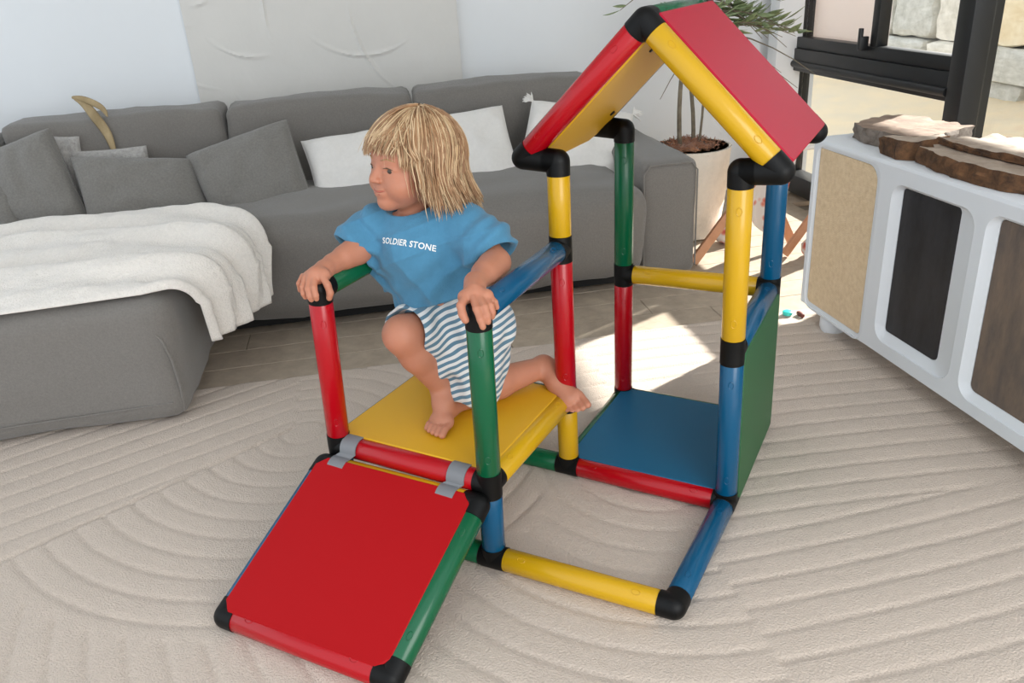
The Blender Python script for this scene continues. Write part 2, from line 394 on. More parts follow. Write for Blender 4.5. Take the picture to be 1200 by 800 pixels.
def pil(px, wb, wt, **k):
    return pillow('cushion', [pxw(*px[0], wb), pxw(*px[1], wb), pxw(*px[2], wt), pxw(*px[3], wt)], **k)
pil([(-60, 305), (36, 278), (12, 214), (-75, 240)], 1.98, 2.1, thick=.13, m=M['sofa_light'], label='grey linen cushion cut off by the left edge, leftmost on sofa', seed=1, group='scatter cushions on the sofa')
pil([(28, 290), (108, 262), (58, 150), (-22, 182)], 2.0, 2.20, thick=.15, m=M['sofa_light'], label='grey linen cushion tilted behind the blanket, second from left', seed=2, group='scatter cushions on the sofa')
pil([(60, 265), (108, 262), (92, 160), (50, 158)], 2.24, 2.28, thick=.06, m=M['fluff'], label='pale grey plush cushion peeking out behind the tilted second cushion', seed=3, group='scatter cushions on the sofa')
pil([(108, 276), (262, 278), (224, 186), (82, 184)], 1.95, 2.14, thick=.14, m=M['sofa_light'], label='wide grey linen cushion lying low in front of plush one', seed=4, lump=.009, group='scatter cushions on the sofa')
pil([(100, 265), (190, 262), (171, 171), (82, 178)], 2.20, 2.26, thick=.08, m=M['fluff'], label='pale grey plush cushion showing only its top edge behind wide grey cushion', seed=5, group='scatter cushions on the sofa', lump=.014)
pil([(262, 284), (372, 246), (336, 140), (218, 183)], 1.93, 2.18, thick=.16, m=M['sofa_light'], label='large square grey linen cushion leaning beside the small white cushion', seed=6, lump=.010, group='scatter cushions on the sofa')
pil([(374, 250), (500, 236), (478, 146), (353, 166)], 1.95, 2.18, thick=.14, m=M['white_cloth'], label='white cotton cushion left of the child against the sofa back', seed=7, lump=.012, pinch=.06, group='scatter cushions on the sofa')
pil([(505, 236), (618, 224), (588, 124), (486, 140)], 1.97, 2.20, thick=.15, m=M['white_cloth'], label='white cotton cushion right behind the head of the child', seed=8, lump=.012, pinch=.06, group='scatter cushions on the sofa')
pil([(602, 212), (728, 222), (742, 134), (624, 118)], 1.97, 2.20, thick=.15, m=M['white_cloth'], label='white cushion with tufted corners behind the red roof tube', seed=9, group='scatter cushions on the sofa', tassel=.05, lump=.012)

# ---------------------------------------------------------------- throw over the chaise
nu, nv = 150, 60; vs = []; top = []
def throw_pt(a, b, off):
    # a: 0 left .. 1 hanging end, b: 0 front .. 1 back
    L = 1.62; x = a*L; sE = -.80+.13*b
    ws = .915+.015*math.sin(a*9)+.02*a; we = 1.62 + .20*math.sin(min(1, max(0, (a-.05)/.9))*math.pi)*.95 - .02
    if a > .8: ws += (a-.8)*.5; we -= (a-.8)*1.1
    w = ws+(we-ws)*b
    fold = .026*math.sin(b*17+3*math.sin(a*3)+a*2) + .014*math.sin(b*33+a*7+1.3) + .016*noise.noise(Vector((a*5, b*9, 1))) + .012*noise.noise(Vector((a*20, b*25, 4)))
    env = min(1, b/.07, (1-b)/.07)**.5
    h = .030+.02*b + fold*.8
    h = max(.006, h)*env if off else -.004
    R = .075; flat = L-.26
    s0 = sE-.02-flat
    if x < flat: return rp(s0+x, w, .432 + h + .02*b)
    y = x-flat; arc = R*math.pi/2
    if y < arc:
        t = y/R; return rp(s0+flat+math.sin(t)*(R+h), w, .432-R+math.cos(t)*(R+h)+.02*b)
    d = y-arc; return rp(s0+flat+R+h*1.0+.01, w, .432-R-d+.02*b)
for off in (1, 0):
    for j in range(nv):
        for i in range(nu): vs.append(throw_pt(i/(nu-1), j/(nv-1), off))
f = gridfaces(nu, nv); k = nu*nv
f2 = f + [tuple(i+k for i in q[::-1]) for q in f]
bd = [i for i in range(nu)] + [j*nu+nu-1 for j in range(1, nv)] + [(nv-1)*nu+i for i in range(nu-2, -1, -1)] + [j*nu for j in range(nv-2, 0, -1)]
for i in range(len(bd)):
    a, b = bd[i], bd[(i+1) % len(bd)]; f2.append((a, a+k, b+k, b))
th = MB().add(vs, f2).build('throw_blanket', M['throw'], angle=None)
tag(th, 'cream fleece blanket crumpled over the grey sofa chaise', 'blanket')

# ---------------------------------------------------------------- relief canvas on the wall
nu, nv = 150, 110; vs = []
A0, A1, B0, B1 = -.955, .335, .55, 1.45
rr = random.Random(3); strokes = []
for k in range(26):
    strokes.append((rr.uniform(A0, A1), rr.uniform(B0, B1+.3), rr.uniform(.1, .6), rr.uniform(0, 6.28), rr.uniform(.5, 1.6)))
for j in range(nv):
    for i in range(nu):
        s = A0+(A1-A0)*i/(nu-1); z = B0+(B1-B0)*j/(nv-1); h = .0015*noise.noise(Vector((s*9, z*9, 0)))
        for (cx, cz, r, a0, sp) in strokes:
            dx, dz = s-cx, z-cz; d = math.hypot(dx, dz)-r
            if abs(d) < .03:
                an = (math.atan2(dz, dx)-a0) % (2*math.pi)
                if an < sp: h += .010*math.exp(-(d/.006)**2)*math.sin(an/sp*math.pi)
        vs.append(rp(s, WW-.04-h, z))
cv = MB().add(vs, [q[::-1] for q in gridfaces(nu, nv)]); cv.box(rp((A0+A1)/2, WW-.022, (B0+B1)/2), S, W, Z, ((A1-A0)/2, .018, (B1-B0)/2))
tag(cv.build('relief_canvas', M['canvas'], angle=50), 'large off-white plaster relief canvas hanging above the sofa', 'painting')

# ================================================================ CLIMBING FRAME
toy = empty('climbing_frame', (0, .2, 0), 'colourful plastic tube play house with ramp, platform and pitched roof on rug', 'climbing frame')
RT = .026; ZB = .034
N = {'a0': (-.01, 0, 0), 'b0': (.402, .008, 0), 'c0': (.408, .399, 0), 'd0': (-.006, .404, 0), 'e0': (-.008, .812, 0), 'f0': (.402, .806, 0), 'g0': (-.41, 0, 0), 'h0': (-.405, .402, 0),
     'a1': (-.004, -.002, .2), 'g1': (-.415, .004, .2), 'd1': (-.004, .400, .2), 'h1': (-.405, .400, .2),
     'a3': (.010, -.012, .6), 'g3': (-.387, -.006, .6), 'd3': (0, .392, .6), 'h3': (-.392, .396, .6),
     'd4': (-.002, .400, .8), 'c2': (.404, .402, .4), 'c4': (.405, .388, .8), 'e2': (.004, .790, .4), 'e4': (.012, .780, .8), 'f2': (.400, .806, .4), 'f4': (.402, .80, .8),
     'i4': (-.088, .400, .805), 'j4': (-.080, .79, .805), 'k4': (.482, .388, .805), 'l4': (.482, .79, .805), 'm5': (.199, .400, 1.086), 'n5': (.202, .792, 1.086),
     'p1': (-.425, -.043, .166), 'q1': (-.013, -.043, .166), 'p0': (-.437, -.390, 0), 'q0': (-.022, -.382, 0)}
N = {k: Vector((v[0], v[1], v[2]+ZB)) for k, v in N.items()}
conns = {k: [] for k in N}
def ptube(a, b, col, end=.026):
    A, B = N[a], N[b]; d = (B-A).normalized(); conns[a].append(d); conns[b].append(-d)
    p, q = A+d*.030, B-d*.030
    o = MB().tube([p, p+d*.002, q-d*.002, q], [RT-.0015, RT, RT, RT-.0015], 36).build('tube', M[col], toy, angle=50)
    L = (q-p).length
    if L > .25:  # small raised oval near both ends
        view = (Vector(CAM)-(p+q)/2); side = (view-d*view.dot(d)).normalized(); side = (side+Z*.5-d*(Z*.5).dot(d)).normalized(); t = d.cross(side)
        for e in (p+d*.045, q-d*.045):
            mb = MB(); pts = []
            for k in range(17):
                an = 2*math.pi*k/16; x, y = math.cos(an)*.009, math.sin(an)*.0055
                r = RT+.0002; pts.append(e + d*x + (side*math.cos(y/r)+t*math.sin(y/r))*r)
            mb.tube(pts, .0009, 5, caps=False); mb.build('oval_mark', M[col], o)
    return o
T = [('a0', 'b0', 'yellow'), ('b0', 'c0', 'blue'), ('d0', 'c0', 'red'), ('d0', 'e0', 'green'), ('e0', 'f0', 'green'), ('c0', 'f0', 'green'), ('a0', 'g0', 'green'), ('d0', 'h0', 'green'),
     ('a0', 'a1', 'blue'), ('g0', 'g1', 'blue'), ('d0', 'd1', 'yellow'), ('h0', 'h1', 'yellow'),
     ('g1', 'a1', 'red'), ('a1', 'd1', 'yellow'), ('d1', 'h1', 'green'), ('g1', 'h1', 'green'),
     ('a1', 'a3', 'green'), ('g1', 'g3', 'red'), ('d1', 'd3', 'red'), ('h1', 'h3', 'red'), ('a3', 'd3', 'blue'), ('g3', 'h3', 'green'),
     ('d3', 'd4', 'yellow'), ('c0', 'c2', 'blue'), ('c2', 'c4', 'yellow'), ('e0', 'e2', 'red'), ('e2', 'e4', 'green'), ('f0', 'f2', 'blue'), ('f2', 'f4', 'blue'), ('c2', 'f2', 'blue'), ('e2', 'f2', 'yellow'),
     ('i4', 'm5', 'red'), ('m5', 'k4', 'yellow'), ('j4', 'n5', 'blue'), ('n5', 'l4', 'green'), ('m5', 'n5', 'green'),
     ('p1', 'q1', 'yellow'), ('p1', 'p0', 'blue'), ('q1', 'q0', 'green'), ('p0', 'q0', 'red')]
for a, b, c in T: ptube(a, b, c)
for a, b in (('d4', 'i4'), ('e4', 'j4'), ('c4', 'k4'), ('f4', 'l4')):
    d = (N[b]-N[a]).normalized(); conns[a].append(d*1.0); conns[b].append(-d)
link = {'d4': 'i4', 'e4': 'j4', 'c4': 'k4', 'f4': 'l4'}
for k, ds in conns.items():
    if k in ('i4', 'j4', 'k4', 'l4'): continue
    mb = MB(); c = N[k]; mb.sphere(c, RT+.001, 24, 14)
    for d in ds: mb.tube([c, c+d*.0305, c+d*.0315], [RT+.001, RT+.001, RT-.001], 28)
    if k in link:
        c2 = N[link[k]]; mb.sphere(c2, RT+.001, 24, 14); mb.tube([c, c2], RT+.001, 28)
        for d in conns[link[k]]:
            if abs(d.normalized().dot((c2-c).normalized())) < .95: mb.tube([c2, c2+d*.031], [RT+.001, RT+.001], 28)
    mb.build('connector', M['black'], toy, angle=50)

def panel(corn, off, m, name='panel', over=(0, 0, 0, 0), bolts=None, clip=.022):
    """thin tray clipped onto four tubes; off = side of the tube plane; over = how far each edge (01,12,23,30) reaches past the tube axis"""
    P = [N[k] for k in corn]; nrm = (P[1]-P[0]).cross(P[3]-P[0]).normalized()
    outs = []
    for i in range(4):
        e = (P[(i+1) % 4]-P[i]).normalized(); outs.append(e.cross(nrm))
    B = [P[i]+outs[i]*over[i]+outs[i-1]*over[i-1] for i in range(4)]
    n2 = nrm*off; ring = []
    for i in range(4):
        p = B[i]; ring += [p+(B[i-1]-p).normalized()*clip, p+(B[(i+1) % 4]-p).normalized()*clip]
    cen = sum(P, Vector())/4; hi = RT+.0015; t = .011
    V = [r+n2*(hi-t) for r in ring]+[r+n2*(hi-.003) for r in ring]+[cen+(r-cen)*.988+n2*hi for r in ring]
    F = [tuple(range(8))[::-1]]
    for i in range(8): j = (i+1) % 8; F += [(i, j, 8+j, 8+i), (8+i, 8+j, 16+j, 16+i)]
    F.append(tuple(range(16, 24)))
    o = MB().add(V, F).build(name, m, toy, angle=35)
    b2 = bmesh.new(); b2.from_mesh(o.data); bmesh.ops.recalc_face_normals(b2, faces=b2.faces); b2.to_mesh(o.data); b2.free()
    if bolts:
        for (a, b) in bolts:
            p = P[0]*(1-a)*(1-b)+P[1]*a*(1-b)+P[2]*a*b+P[3]*(1-a)*b + n2*(hi-.001)
            MB().tube([p, p+n2*.004], [.008, .007], 16).build('screw_cap', M['black'], o)
    return o
panel(('g1', 'a1', 'd1', 'h1'), 1, M['yellow_panel'], over=(-.008, -.006, 0, .008))
panel(('p0', 'q0', 'q1', 'p1'), 1, M['red_panel'], over=(0, -.004, .009, .006))
panel(('d0', 'c0', 'f0', 'e0'), 1, M['blue_panel'])
panel(('c0', 'f0', 'f2', 'c2'), 1, M['green_panel'], over=(0.004, 0.004, -.004, -.004))
panel(('m5', 'k4', 'l4', 'n5'), 1, M['roof_red'], over=(-.012, .002, .0, -.006), clip=.004)
panel(('i4', 'm5', 'n5', 'j4'), -1, M['yellow_panel'], over=(-.010, -.004, -.016, .016), clip=.03, bolts=[(.24, .80), (.84, .3)])
# double clamps that hang the ramp on the platform tube
for t in (.115, .83):
    p = N['g1']*(1-t)+N['a1']*t; q = N['p1']*(1-t)+N['q1']*t; ax = (N['a1']-N['g1']).normalized(); mb = MB(); hw = .022
    e = (q-p); e = (e-ax*e.dot(ax)).normalized(); nn = ax.cross(e)
    if nn.z < 0: nn = -nn
    R1 = RT+.0035; prof = []
    for k in range(13):
        a = math.radians(-60+ (120+58)*k/12) ; prof.append(p - e*math.sin(a-math.radians(30))*R1*1.0 + nn*math.cos(a-math.radians(30))*R1)
    prof = []
    for k in range(14): a = math.radians(200 - 165*k/13); prof.append(p + (e*math.cos(a)+nn*math.sin(a))*R1)
    for k in range(14): a = math.radians(145 - 165*k/13); prof.append(q + (e*math.cos(a)+nn*math.sin(a))*R1)
    V = []; n = len(prof)
    for sx in (-hw, hw):
        for k in range(n): V.append(prof[k]+ax*sx)
        for k in range(n):
            cc = p if k < 14 else q; V.append(cc+(prof[k]-cc)*.90+ax*sx)
    F = []
    for k in range(n-1):
        F += [(k, k+1, 2*n+k+1, 2*n+k), (n+k+1, n+k, 3*n+k, 3*n+k+1), (k+1, k, n+k, n+k+1), (2*n+k, 2*n+k+1, 3*n+k+1, 3*n+k)]
    F += [(0, 2*n, 3*n, n), (n-1, 2*n-1, 4*n-1, 3*n-1)]
    MB().add(V, F).build('double_clamp', M['grey_clip'], toy, angle=40)

# ================================================================ CABINET
CA = Vector((.359, 1.652, 0)); CD = Vector((.631, -.776, 0)).normalized(); CN = Vector((CD.y, -CD.x, 0)); 
if CN.dot(Vector(CAM)-CA) < 0: CN = -CN
def cp(x, y, z): return CA + CD*x + CN*y + Z*z
CB, CT, CL, CDP = .07, .656, 1.62, .40
cab = empty('sideboard', cp(.8, -.2, 0), 'white plaster sideboard with woven and stone doors beside the window', 'cabinet')
def rrect(x0, x1, z0, z1, r, n=6):
    rs = r if hasattr(r, '__len__') else (r,)*4; pts = []
    for (cx, cz, a0, q) in ((x1, z1, 0, rs[0]), (x0, z1, 90, rs[1]), (x0, z0, 180, rs[2]), (x1, z0, 270, rs[3])):
        ox = cx - q if cx == x1 else cx + q; oz = cz - q if cz == z1 else cz + q
        for k in range(n+1):
            a = math.radians(a0+90*k/n); pts.append((ox+math.cos(a)*q, oz+math.sin(a)*q))
    return pts
def rect_ring(x0, x1, z0, z1, pts):   # matching points on the outer rectangle
    cx, cz = (x0+x1)/2, (z0+z1)/2; out = []
    n = len(pts)//4
    cs = ((x1, z1), (x0, z1), (x0, z0), (x1, z0))
    for q in range(4):
        for k in range(n):
            px, pz = pts[q*n+k]; c = cs[q]; h = n//2
            if k == h: out.append(c)
            elif (q % 2 == 0) == (k < h): out.append((c[0], pz))
            else: out.append((px, c[1]))
    return out
doors = [((.0, .395), (.018, .372, .062, .638, .045), (.030, .352, .083, .627, (.05, .008, .02, .012)), .006, 'woven'),
         ((.395, .79), (.432, .775, .112, .602, .05), (.455, .697, .140, .588, (.014, .01, .012, .02)), .022, 'dark'),
         ((.79, 1.19), (.812, 1.165, .105, .612, .05), (.838, 1.115, .128, .60, (.014, .014, .02, .02)), .018, 'brown'),
         ((1.19, CL), (1.23, 1.58, .105, .612, .05), (1.25, 1.54, .128, .60, (.014, .014, .02, .02)), .018, 'brown')]
fv = []; ff = []
for (cx, op, pn, dep, kind) in doors:
    o_ = rrect(*op[:4], op[4]); p_ = rrect(*pn[:4], pn[4]); r_ = rect_ring(cx[0], cx[1], CB, CT-.012, o_); n = len(o_); k = len(fv)
    fv += [cp(x, 0, z) for x, z in r_]+[cp(x, 0, z) for x, z in o_]+[cp(x+(.004 if x < sum(op[:2])/2 else -.004), -.004, z) for x, z in o_]+[cp(x, -dep, z) for x, z in p_]+[cp(x, -dep-.012, z) for x, z in p_]
    for lay in range(4):
        for i in range(n): j = (i+1) % n; ff.append((k+lay*n+i, k+lay*n+j, k+(lay+1)*n+j, k+(lay+1)*n+i))
    ff.append(tuple(k+4*n+i for i in range(n)))
body = MB().add(fv, ff)
def q4(*p): body.add(p, [(0, 1, 2, 3)])
T_ = CT-.012
q4(cp(0, 0, T_), cp(CL, 0, T_), cp(CL, -.004, CT-.003), cp(0, -.004, CT-.003)); q4(cp(0, -.004, CT-.003), cp(CL, -.004, CT-.003), cp(CL, -.012, CT), cp(0, -.012, CT))
q4(cp(0, -.012, CT), cp(CL, -.012, CT), cp(CL, -CDP, CT), cp(0, -CDP, CT)); q4(cp(0, -CDP, CT), cp(CL, -CDP, CT), cp(CL, -CDP, CB), cp(0, -CDP, CB))
q4(cp(0, 0, CB), cp(0, -CDP, CB), cp(CL, -CDP, CB), cp(CL, 0, CB)); q4(cp(CL, 0, CB), cp(CL, -CDP, CB), cp(CL, -CDP, CT), cp(CL, -.012, CT)); 
body.add([cp(0, 0, CB), cp(0, 0, T_), cp(0, -.004, CT-.003), cp(0, -.012, CT), cp(0, -CDP, CT), cp(0, -CDP, CB)], [(0, 1, 2, 3, 4, 5)])
bo = body.build('carcass', M['plaster'], cab, smooth=True, angle=50)
b2 = bmesh.new(); b2.from_mesh(bo.data); bmesh.ops.remove_doubles(b2, verts=b2.verts, dist=.0005); bmesh.ops.recalc_face_normals(b2, faces=b2.faces); b2.to_mesh(bo.data); b2.free(); bo.data.set_sharp_from_angle(angle=math.radians(28))
def woven():
    m = mat('woven_jute', 'efd8b6', rough=.9, col2='ddc39e', vscale=60, spec=.1); n = m.node_tree.nodes; l = m.node_tree.links
    tc = n.new('ShaderNodeTexCoord'); mp = n.new('ShaderNodeMapping'); mp.inputs['Rotation'].default_value = (0, 0, math.atan2(CD.y, CD.x)*-1)
    l.new(tc.outputs['Object'], mp.inputs['Vector']); ws = []
    for ax in ('X', 'Z'):
        w_ = n.new('ShaderNodeTexWave'); w_.bands_direction = ax; w_.inputs['Scale'].default_value = 60; w_.inputs['Distortion'].default_value = .8; w_.inputs['Detail Scale'].default_value = 6; l.new(mp.outputs[0], w_.inputs['Vector']); ws.append(w_)
    ad = n.new('ShaderNodeMath'); ad.operation = 'MAXIMUM'; l.new(ws[0].outputs['Fac'], ad.inputs[0]); l.new(ws[1].outputs['Fac'], ad.inputs[1])
    bp = n.new('ShaderNodeBump'); bp.inputs['Strength'].default_value = .6; bp.inputs['Distance'].default_value = .0015; l.new(ad.outputs[0], bp.inputs['Height']); l.new(bp.outputs[0], n['Principled BSDF'].inputs['Normal']); return m
DM = {'woven': woven(), 'dark': mat('dark_slate', '101014', rough=.5, col2='2e2e32', vscale=18, stretch=(1, 1, .35), bump=.8, bscale=22, detail=9),
      'brown': mat('brown_slate', '84705f', rough=.6, col2='57504c', vscale=12, stretch=(1.5, 1.5, .5), bump=.8, bscale=30, detail=9)}
for (cx, op, pn, dep, kind) in doors:
    p_ = rrect(pn[0]+.001, pn[1]-.001, pn[2]+.001, pn[3]-.001, pn[4]); n = len(p_)
    V = [cp(x, -dep-.011, z) for x, z in p_]+[cp(x, -dep-.002, z) for x, z in p_]+[cp(pn[0]+(x-pn[0])*.99+.002, -dep+.0005, z) for x, z in p_]
    F = [tuple(range(n))]+[tuple(range(2*n, 3*n))[::-1]]
    for i in range(n): j = (i+1) % n; F += [(i, n+i, n+j, j), (n+i, 2*n+i, 2*n+j, n+j)]
    o = MB().add(V, F).build('door', DM[kind], cab, angle=30)
    b2 = bmesh.new(); b2.from_mesh(o.data); bmesh.ops.recalc_face_normals(b2, faces=b2.faces); b2.to_mesh(o.data); b2.free()
    o['label'] = {'woven': 'woven jute door inset', 'dark': 'black stone door inset', 'brown': 'mottled brown stone door inset'}[kind]
for x, y in ((.14, -.05), (CL-.1, -.05), (.1, CDP*-.85), (CL-.1, CDP*-.85)):
    mb = MB(); prof = [(0.0, .038), (.02, .046), (.045, .046), (.065, .038), (.075, .03)]
    mb.tube([cp(x, y, .001+z) for z, r in prof], [r for z, r in prof], 24); mb.build('foot', M['plaster'], cab, angle=60)

# bark-edged stone slabs lying on the cabinet
st_top = mat('slab_pinkish_stone', 'a08a78', rough=.85, col2='7d685a', vscale=18, bump=.8, bscale=40)
st_rough = mat('slab_rough_brown_edge', '7a5638', rough=.95, col2='2e221a', vscale=30, bump=1, bscale=60, detail=8)
st_light = mat('slab_pale_top', 'b8a898', rough=.7, col2='8f7c6b', vscale=14, bump=.6, bscale=40)
def slab(pts, z0, z1, mt, ms, label, seed, tilt=0):
    """irregular slab: outline in cabinet coordinates, broken edge"""
    n = len(pts); dense = []
    for i in range(n):
        a, b = pts[i], pts[(i+1) % n]; m = max(2, int(math.dist(a, b)/.014))
        for k in range(m): t = k/m; dense.append((a[0]+(b[0]-a[0])*t, a[1]+(b[1]-a[1])*t))
    cx = sum(p[0] for p in pts)/n; cy = sum(p[1] for p in pts)/n; N_ = len(dense); V = []; L = 5
    for l in range(L):
        t = l/(L-1)
        for i, (x, y) in enumerate(dense):
            nz = noise.noise(Vector((x*22, y*22, seed+t*3))); nz2 = noise.noise(Vector((x*70, y*70, seed+t*6)))
            k = 1 + (.09*nz+.06*nz2)*(1 if l else .6) - (.02 if l in (0, L-1) else 0)
            V.append(cp(cx+(x-cx)*k, cy+(y-cy)*k, z0+(z1-z0)*t+(.007*nz if 0 < l else 0)+tilt*(x-cx)))
    F = []; MI = []
    for l in range(L-1):
        for i in range(N_): j = (i+1) % N_; F.append((l*N_+i, l*N_+j, (l+1)*N_+j, (l+1)*N_+i)); MI.append(1)
    rings = 3; base = (L-1)*N_
    for r in range(1, rings+1):
        k0 = len(V); f_ = 1-r/(rings+.6)
        for (x, y) in dense: V.append(cp(cx+(x-cx)*f_, cy+(y-cy)*f_, z1+.003*noise.noise(Vector((x*30*f_, y*30*f_, seed)))+tilt*(x-cx)*f_))
        for i in range(N_): j = (i+1) % N_; F.append((base+i, base+j, k0+j, k0+i)); MI.append(0)
        base = k0
    F.append(tuple(base+i for i in range(N_))); MI.append(0); F.append(tuple(range(N_))[::-1]); MI.append(1)
    mb = MB(); mb.v = [tuple(p) for p in V]; mb.f = F; mb.mi = MI; c0 = cp(cx, cy, z0)
    o = mb.build('stone_slab', [mt, ms], angle=35)
    b2 = bmesh.new(); b2.from_mesh(o.data); bmesh.ops.recalc_face_normals(b2, faces=b2.faces); b2.to_mesh(o.data); b2.free()
    o.data.transform(Matrix.Translation(-c0)); o.location = c0
    tag(o, label, 'stone slab', 'stone slabs on the sideboard'); return o
slab([(.05, -.10), (.16, -.07), (.30, -.09), (.36, -.14), (.30, -.34), (.06, -.34), (-.0, -.26)], CT+.001, CT+.048, st_top, mat('slab_grey_edge', '8d8278', rough=.9, col2='5e5248', vscale=30, bump=1, bscale=60), 'flat pinkish stone slab at the window end of the sideboard', 1)
slab([(.30, -.035), (.40, -.02), (.435, -.06), (.42, -.17), (.375, -.19), (.37, -.10)], CT+.001, CT+.055, st_light, st_rough, 'small brown wedge of stone between the two larger slabs', 2)
slab([(.45, -.05), (.56, -.025), (.68, -.02), (.80, -.03), (.90, -.07), (.92, -.25), (.70, -.31), (.50, -.27)], CT+.001, CT+.048, st_light, st_rough, 'long bark-edged slab with pale top lying underneath at the right', 3)
slab([(.47, -.10), (.60, -.09), (.74, -.11), (.86, -.12), (.90, -.20), (.72, -.29), (.50, -.26)], CT+.051, CT+.068, st_light, st_rough, 'thin pale slab stacked on top of the long bark-edged slab', 4)
# teal jar at the edge of the picture
jar = empty('jar', cp(.93, -.33, CT), 'small teal glazed jar cut by the right picture edge behind the slabs', 'jar')
MB().tube([cp(.93, -.34, CT+z) for z in (0.001, .01, .06, .085, .09)], [.028, .034, .036, .028, .026], 24).build('vessel', mat('teal_glaze', '1d7f93', rough=.25), jar, angle=50)
MB().tube([cp(.93, -.34, CT+z) for z in (.0905, .098, .112, .12)], [.03, .032, .018, .008], 24).build('lid', mat('pale_teal_lid', '8fb3b8', rough=.3), jar, angle=50)

# ================================================================ POTTED OLIVE
pc = (1.30, 2.20)
pot = empty('potted_olive_tree', rp(pc[0], pc[1], 0), 'young olive tree in a cream ribbed pot behind the sofa arm', 'potted plant')
prof = [(.002, .13), (.01, .145), (.2, .172), (.40, .186), (.425, .190), (.425, .176), (.38, .172)]
mb = MB(); mb.tube([rp(pc[0], pc[1], z) for z, r in prof], [r for z, r in prof], 48)
mb.build('pot', mat('cream_pot', 'eae3d6', rough=.85, var=.05, vscale=30, bump=.7, bscale=60), pot, angle=50)
coir = mat('brown_coir', 'b57c57', rough=1, col2='85543a', vscale=60, bump=1, bscale=110, sheen=.3)
mb = MB(); vs = []; nu = 36; nv = 12
for j in range(nv):
    for i in range(nu):
        a = 2*math.pi*i/nu; r = .174*j/(nv-1); x, y = math.cos(a)*r, math.sin(a)*r
        vs.append(rp(pc[0]+x, pc[1]+y, .395+.05*(1-(r/.176)**2)+.02*noise.noise(Vector((x*20, y*20, 0)))+.012*noise.noise(Vector((x*55, y*55, 2)))))
mb.add(vs, gridfaces(nu, nv, True)); mulch = mb.build('coir_mulch', coir, pot, angle=None)
rr = random.Random(5); mb = MB()
for k in range(420):
    a, r = rr.uniform(0, 6.28), .17*rr.random()**.5; p = rp(pc[0]+math.cos(a)*r, pc[1]+math.sin(a)*r, .40+.05*(1-(r/.17)**2)); d = Vector((rr.uniform(-1, 1), rr.uniform(-1, 1), rr.uniform(.0, .7))).normalized()*.03
    mb.tube([p, p+d*.6+Z*.004, p+d+Vector((rr.uniform(-.01, .01), rr.uniform(-.01, .01), 0))], .0014, 3)
mb.build('coir_fibre', coir, mulch, kind='stuff')
bark = mat('olive_bark', '857a68', rough=.9, col2='5f5546', vscale=25, bump=.7, bscale=70)
leafm = mat('olive_leaf', '5f7348', rough=.5, col2='93a175', vscale=7)
def stem(pts, rad, par, name='stem'): return MB().tube(pts, rad, 10).build(name, bark, par, angle=None)
tops = []
for (s0, w0, s1, w1, h, r) in ((-.055, -.03, -.055, -.02, 1.12, .011), (.015, .02, -.005, .05, 1.05, .010), (.02, -.02, .10, .0, 1.0, .006)):
    pts = [rp(pc[0]+s0+(s1-s0)*t+.012*math.sin(t*5+s0*50), pc[1]+w0+(w1-w0)*t, .41+(h-.41)*t) for t in [k/8 for k in range(9)]]
    st = stem(pts, [r*(1-.35*k/8) for k in range(9)], pot); tops.append((pts[-1], st, pts))
lm = MB(); ln = 7; V = []
for i in range(ln):
    t = i/(ln-1); wd = .5*math.sin(math.pi*t**.85)*.24+.002; z = -.12*t*t
    V += [(t, -wd, z+.02*wd), (t, 0, z-.02*math.sin(math.pi*t)), (t, wd, z+.02*wd)]
F = []
for i in range(ln-1):
    for k in (0, 1): F.append((i*3+k, i*3+k+1, (i+1)*3+k+1, (i+1)*3+k))
V2 = V+[(x, y, z-.008) for x, y, z in V]; nn_ = len(V); F2 = F+[tuple(i+nn_ for i in q[::-1]) for q in F]
for i in range(ln-1): F2 += [(i*3, (i+1)*3, (i+1)*3+nn_, i*3+nn_), ((i+1)*3+2, i*3+2, i*3+2+nn_, (i+1)*3+2+nn_)]
tmp = lm.add(V2, F2).build('leaf', leafm, angle=None); LM = tmp.data; bpy.data.objects.remove(tmp)
nleaf = 0
for ti, (tp, st, pts) in enumerate(tops):
    for k in range(17):
        a = k*2.4+ti if k % 3 else rr.uniform(-.3, 1.2); el = rr.uniform(-.35, .35); L = rr.uniform(.22, .50); h0 = pts[rr.choice((6, 7, 8))]
        d = Vector((math.cos(a)*math.cos(el), math.sin(a)*math.cos(el), math.sin(el)))
        bp_ = [h0+d*L*t - Z*.14*t*t for t in (0, .2, .4, .6, .8, 1)]
        br = stem(bp_, [.004, .0035, .003, .0025, .002, .0012], st, 'twig')
        for q in range(9):
            if nleaf >= 290: break
            t = .2+.8*(q/8); i0 = min(4, int(t*5)); p = bp_[i0].lerp(bp_[i0+1], t*5-i0)
            if p.z < .90 or p.z > 1.25: continue
            a2 = a+(1 if q % 2 else -1)*rr.uniform(.5, 1.0); x = Vector((math.cos(a2), math.sin(a2), rr.uniform(-.35, .5))).normalized()
            y = x.cross(Z).normalized(); y = (y*math.cos(rr.uniform(-.9, .9))+x.cross(y)*math.sin(rr.uniform(-.9, .9))).normalized(); z_ = x.cross(y).normalized(); y = z_.cross(x); sc = rr.uniform(.075, .115)
            o = bpy.data.objects.new('leaf', LM); C.objects.link(o); o.parent = pot; nleaf += 1
            o.matrix_parent_inverse = Matrix.Translation(-pot.location)
            o.matrix_basis = Matrix.Translation(p) @ Matrix(((x.x, y.x, z_.x), (x.y, y.y, z_.y), (x.z, y.z, z_.z))).to_4x4() @ Matrix.Scale(sc, 4)

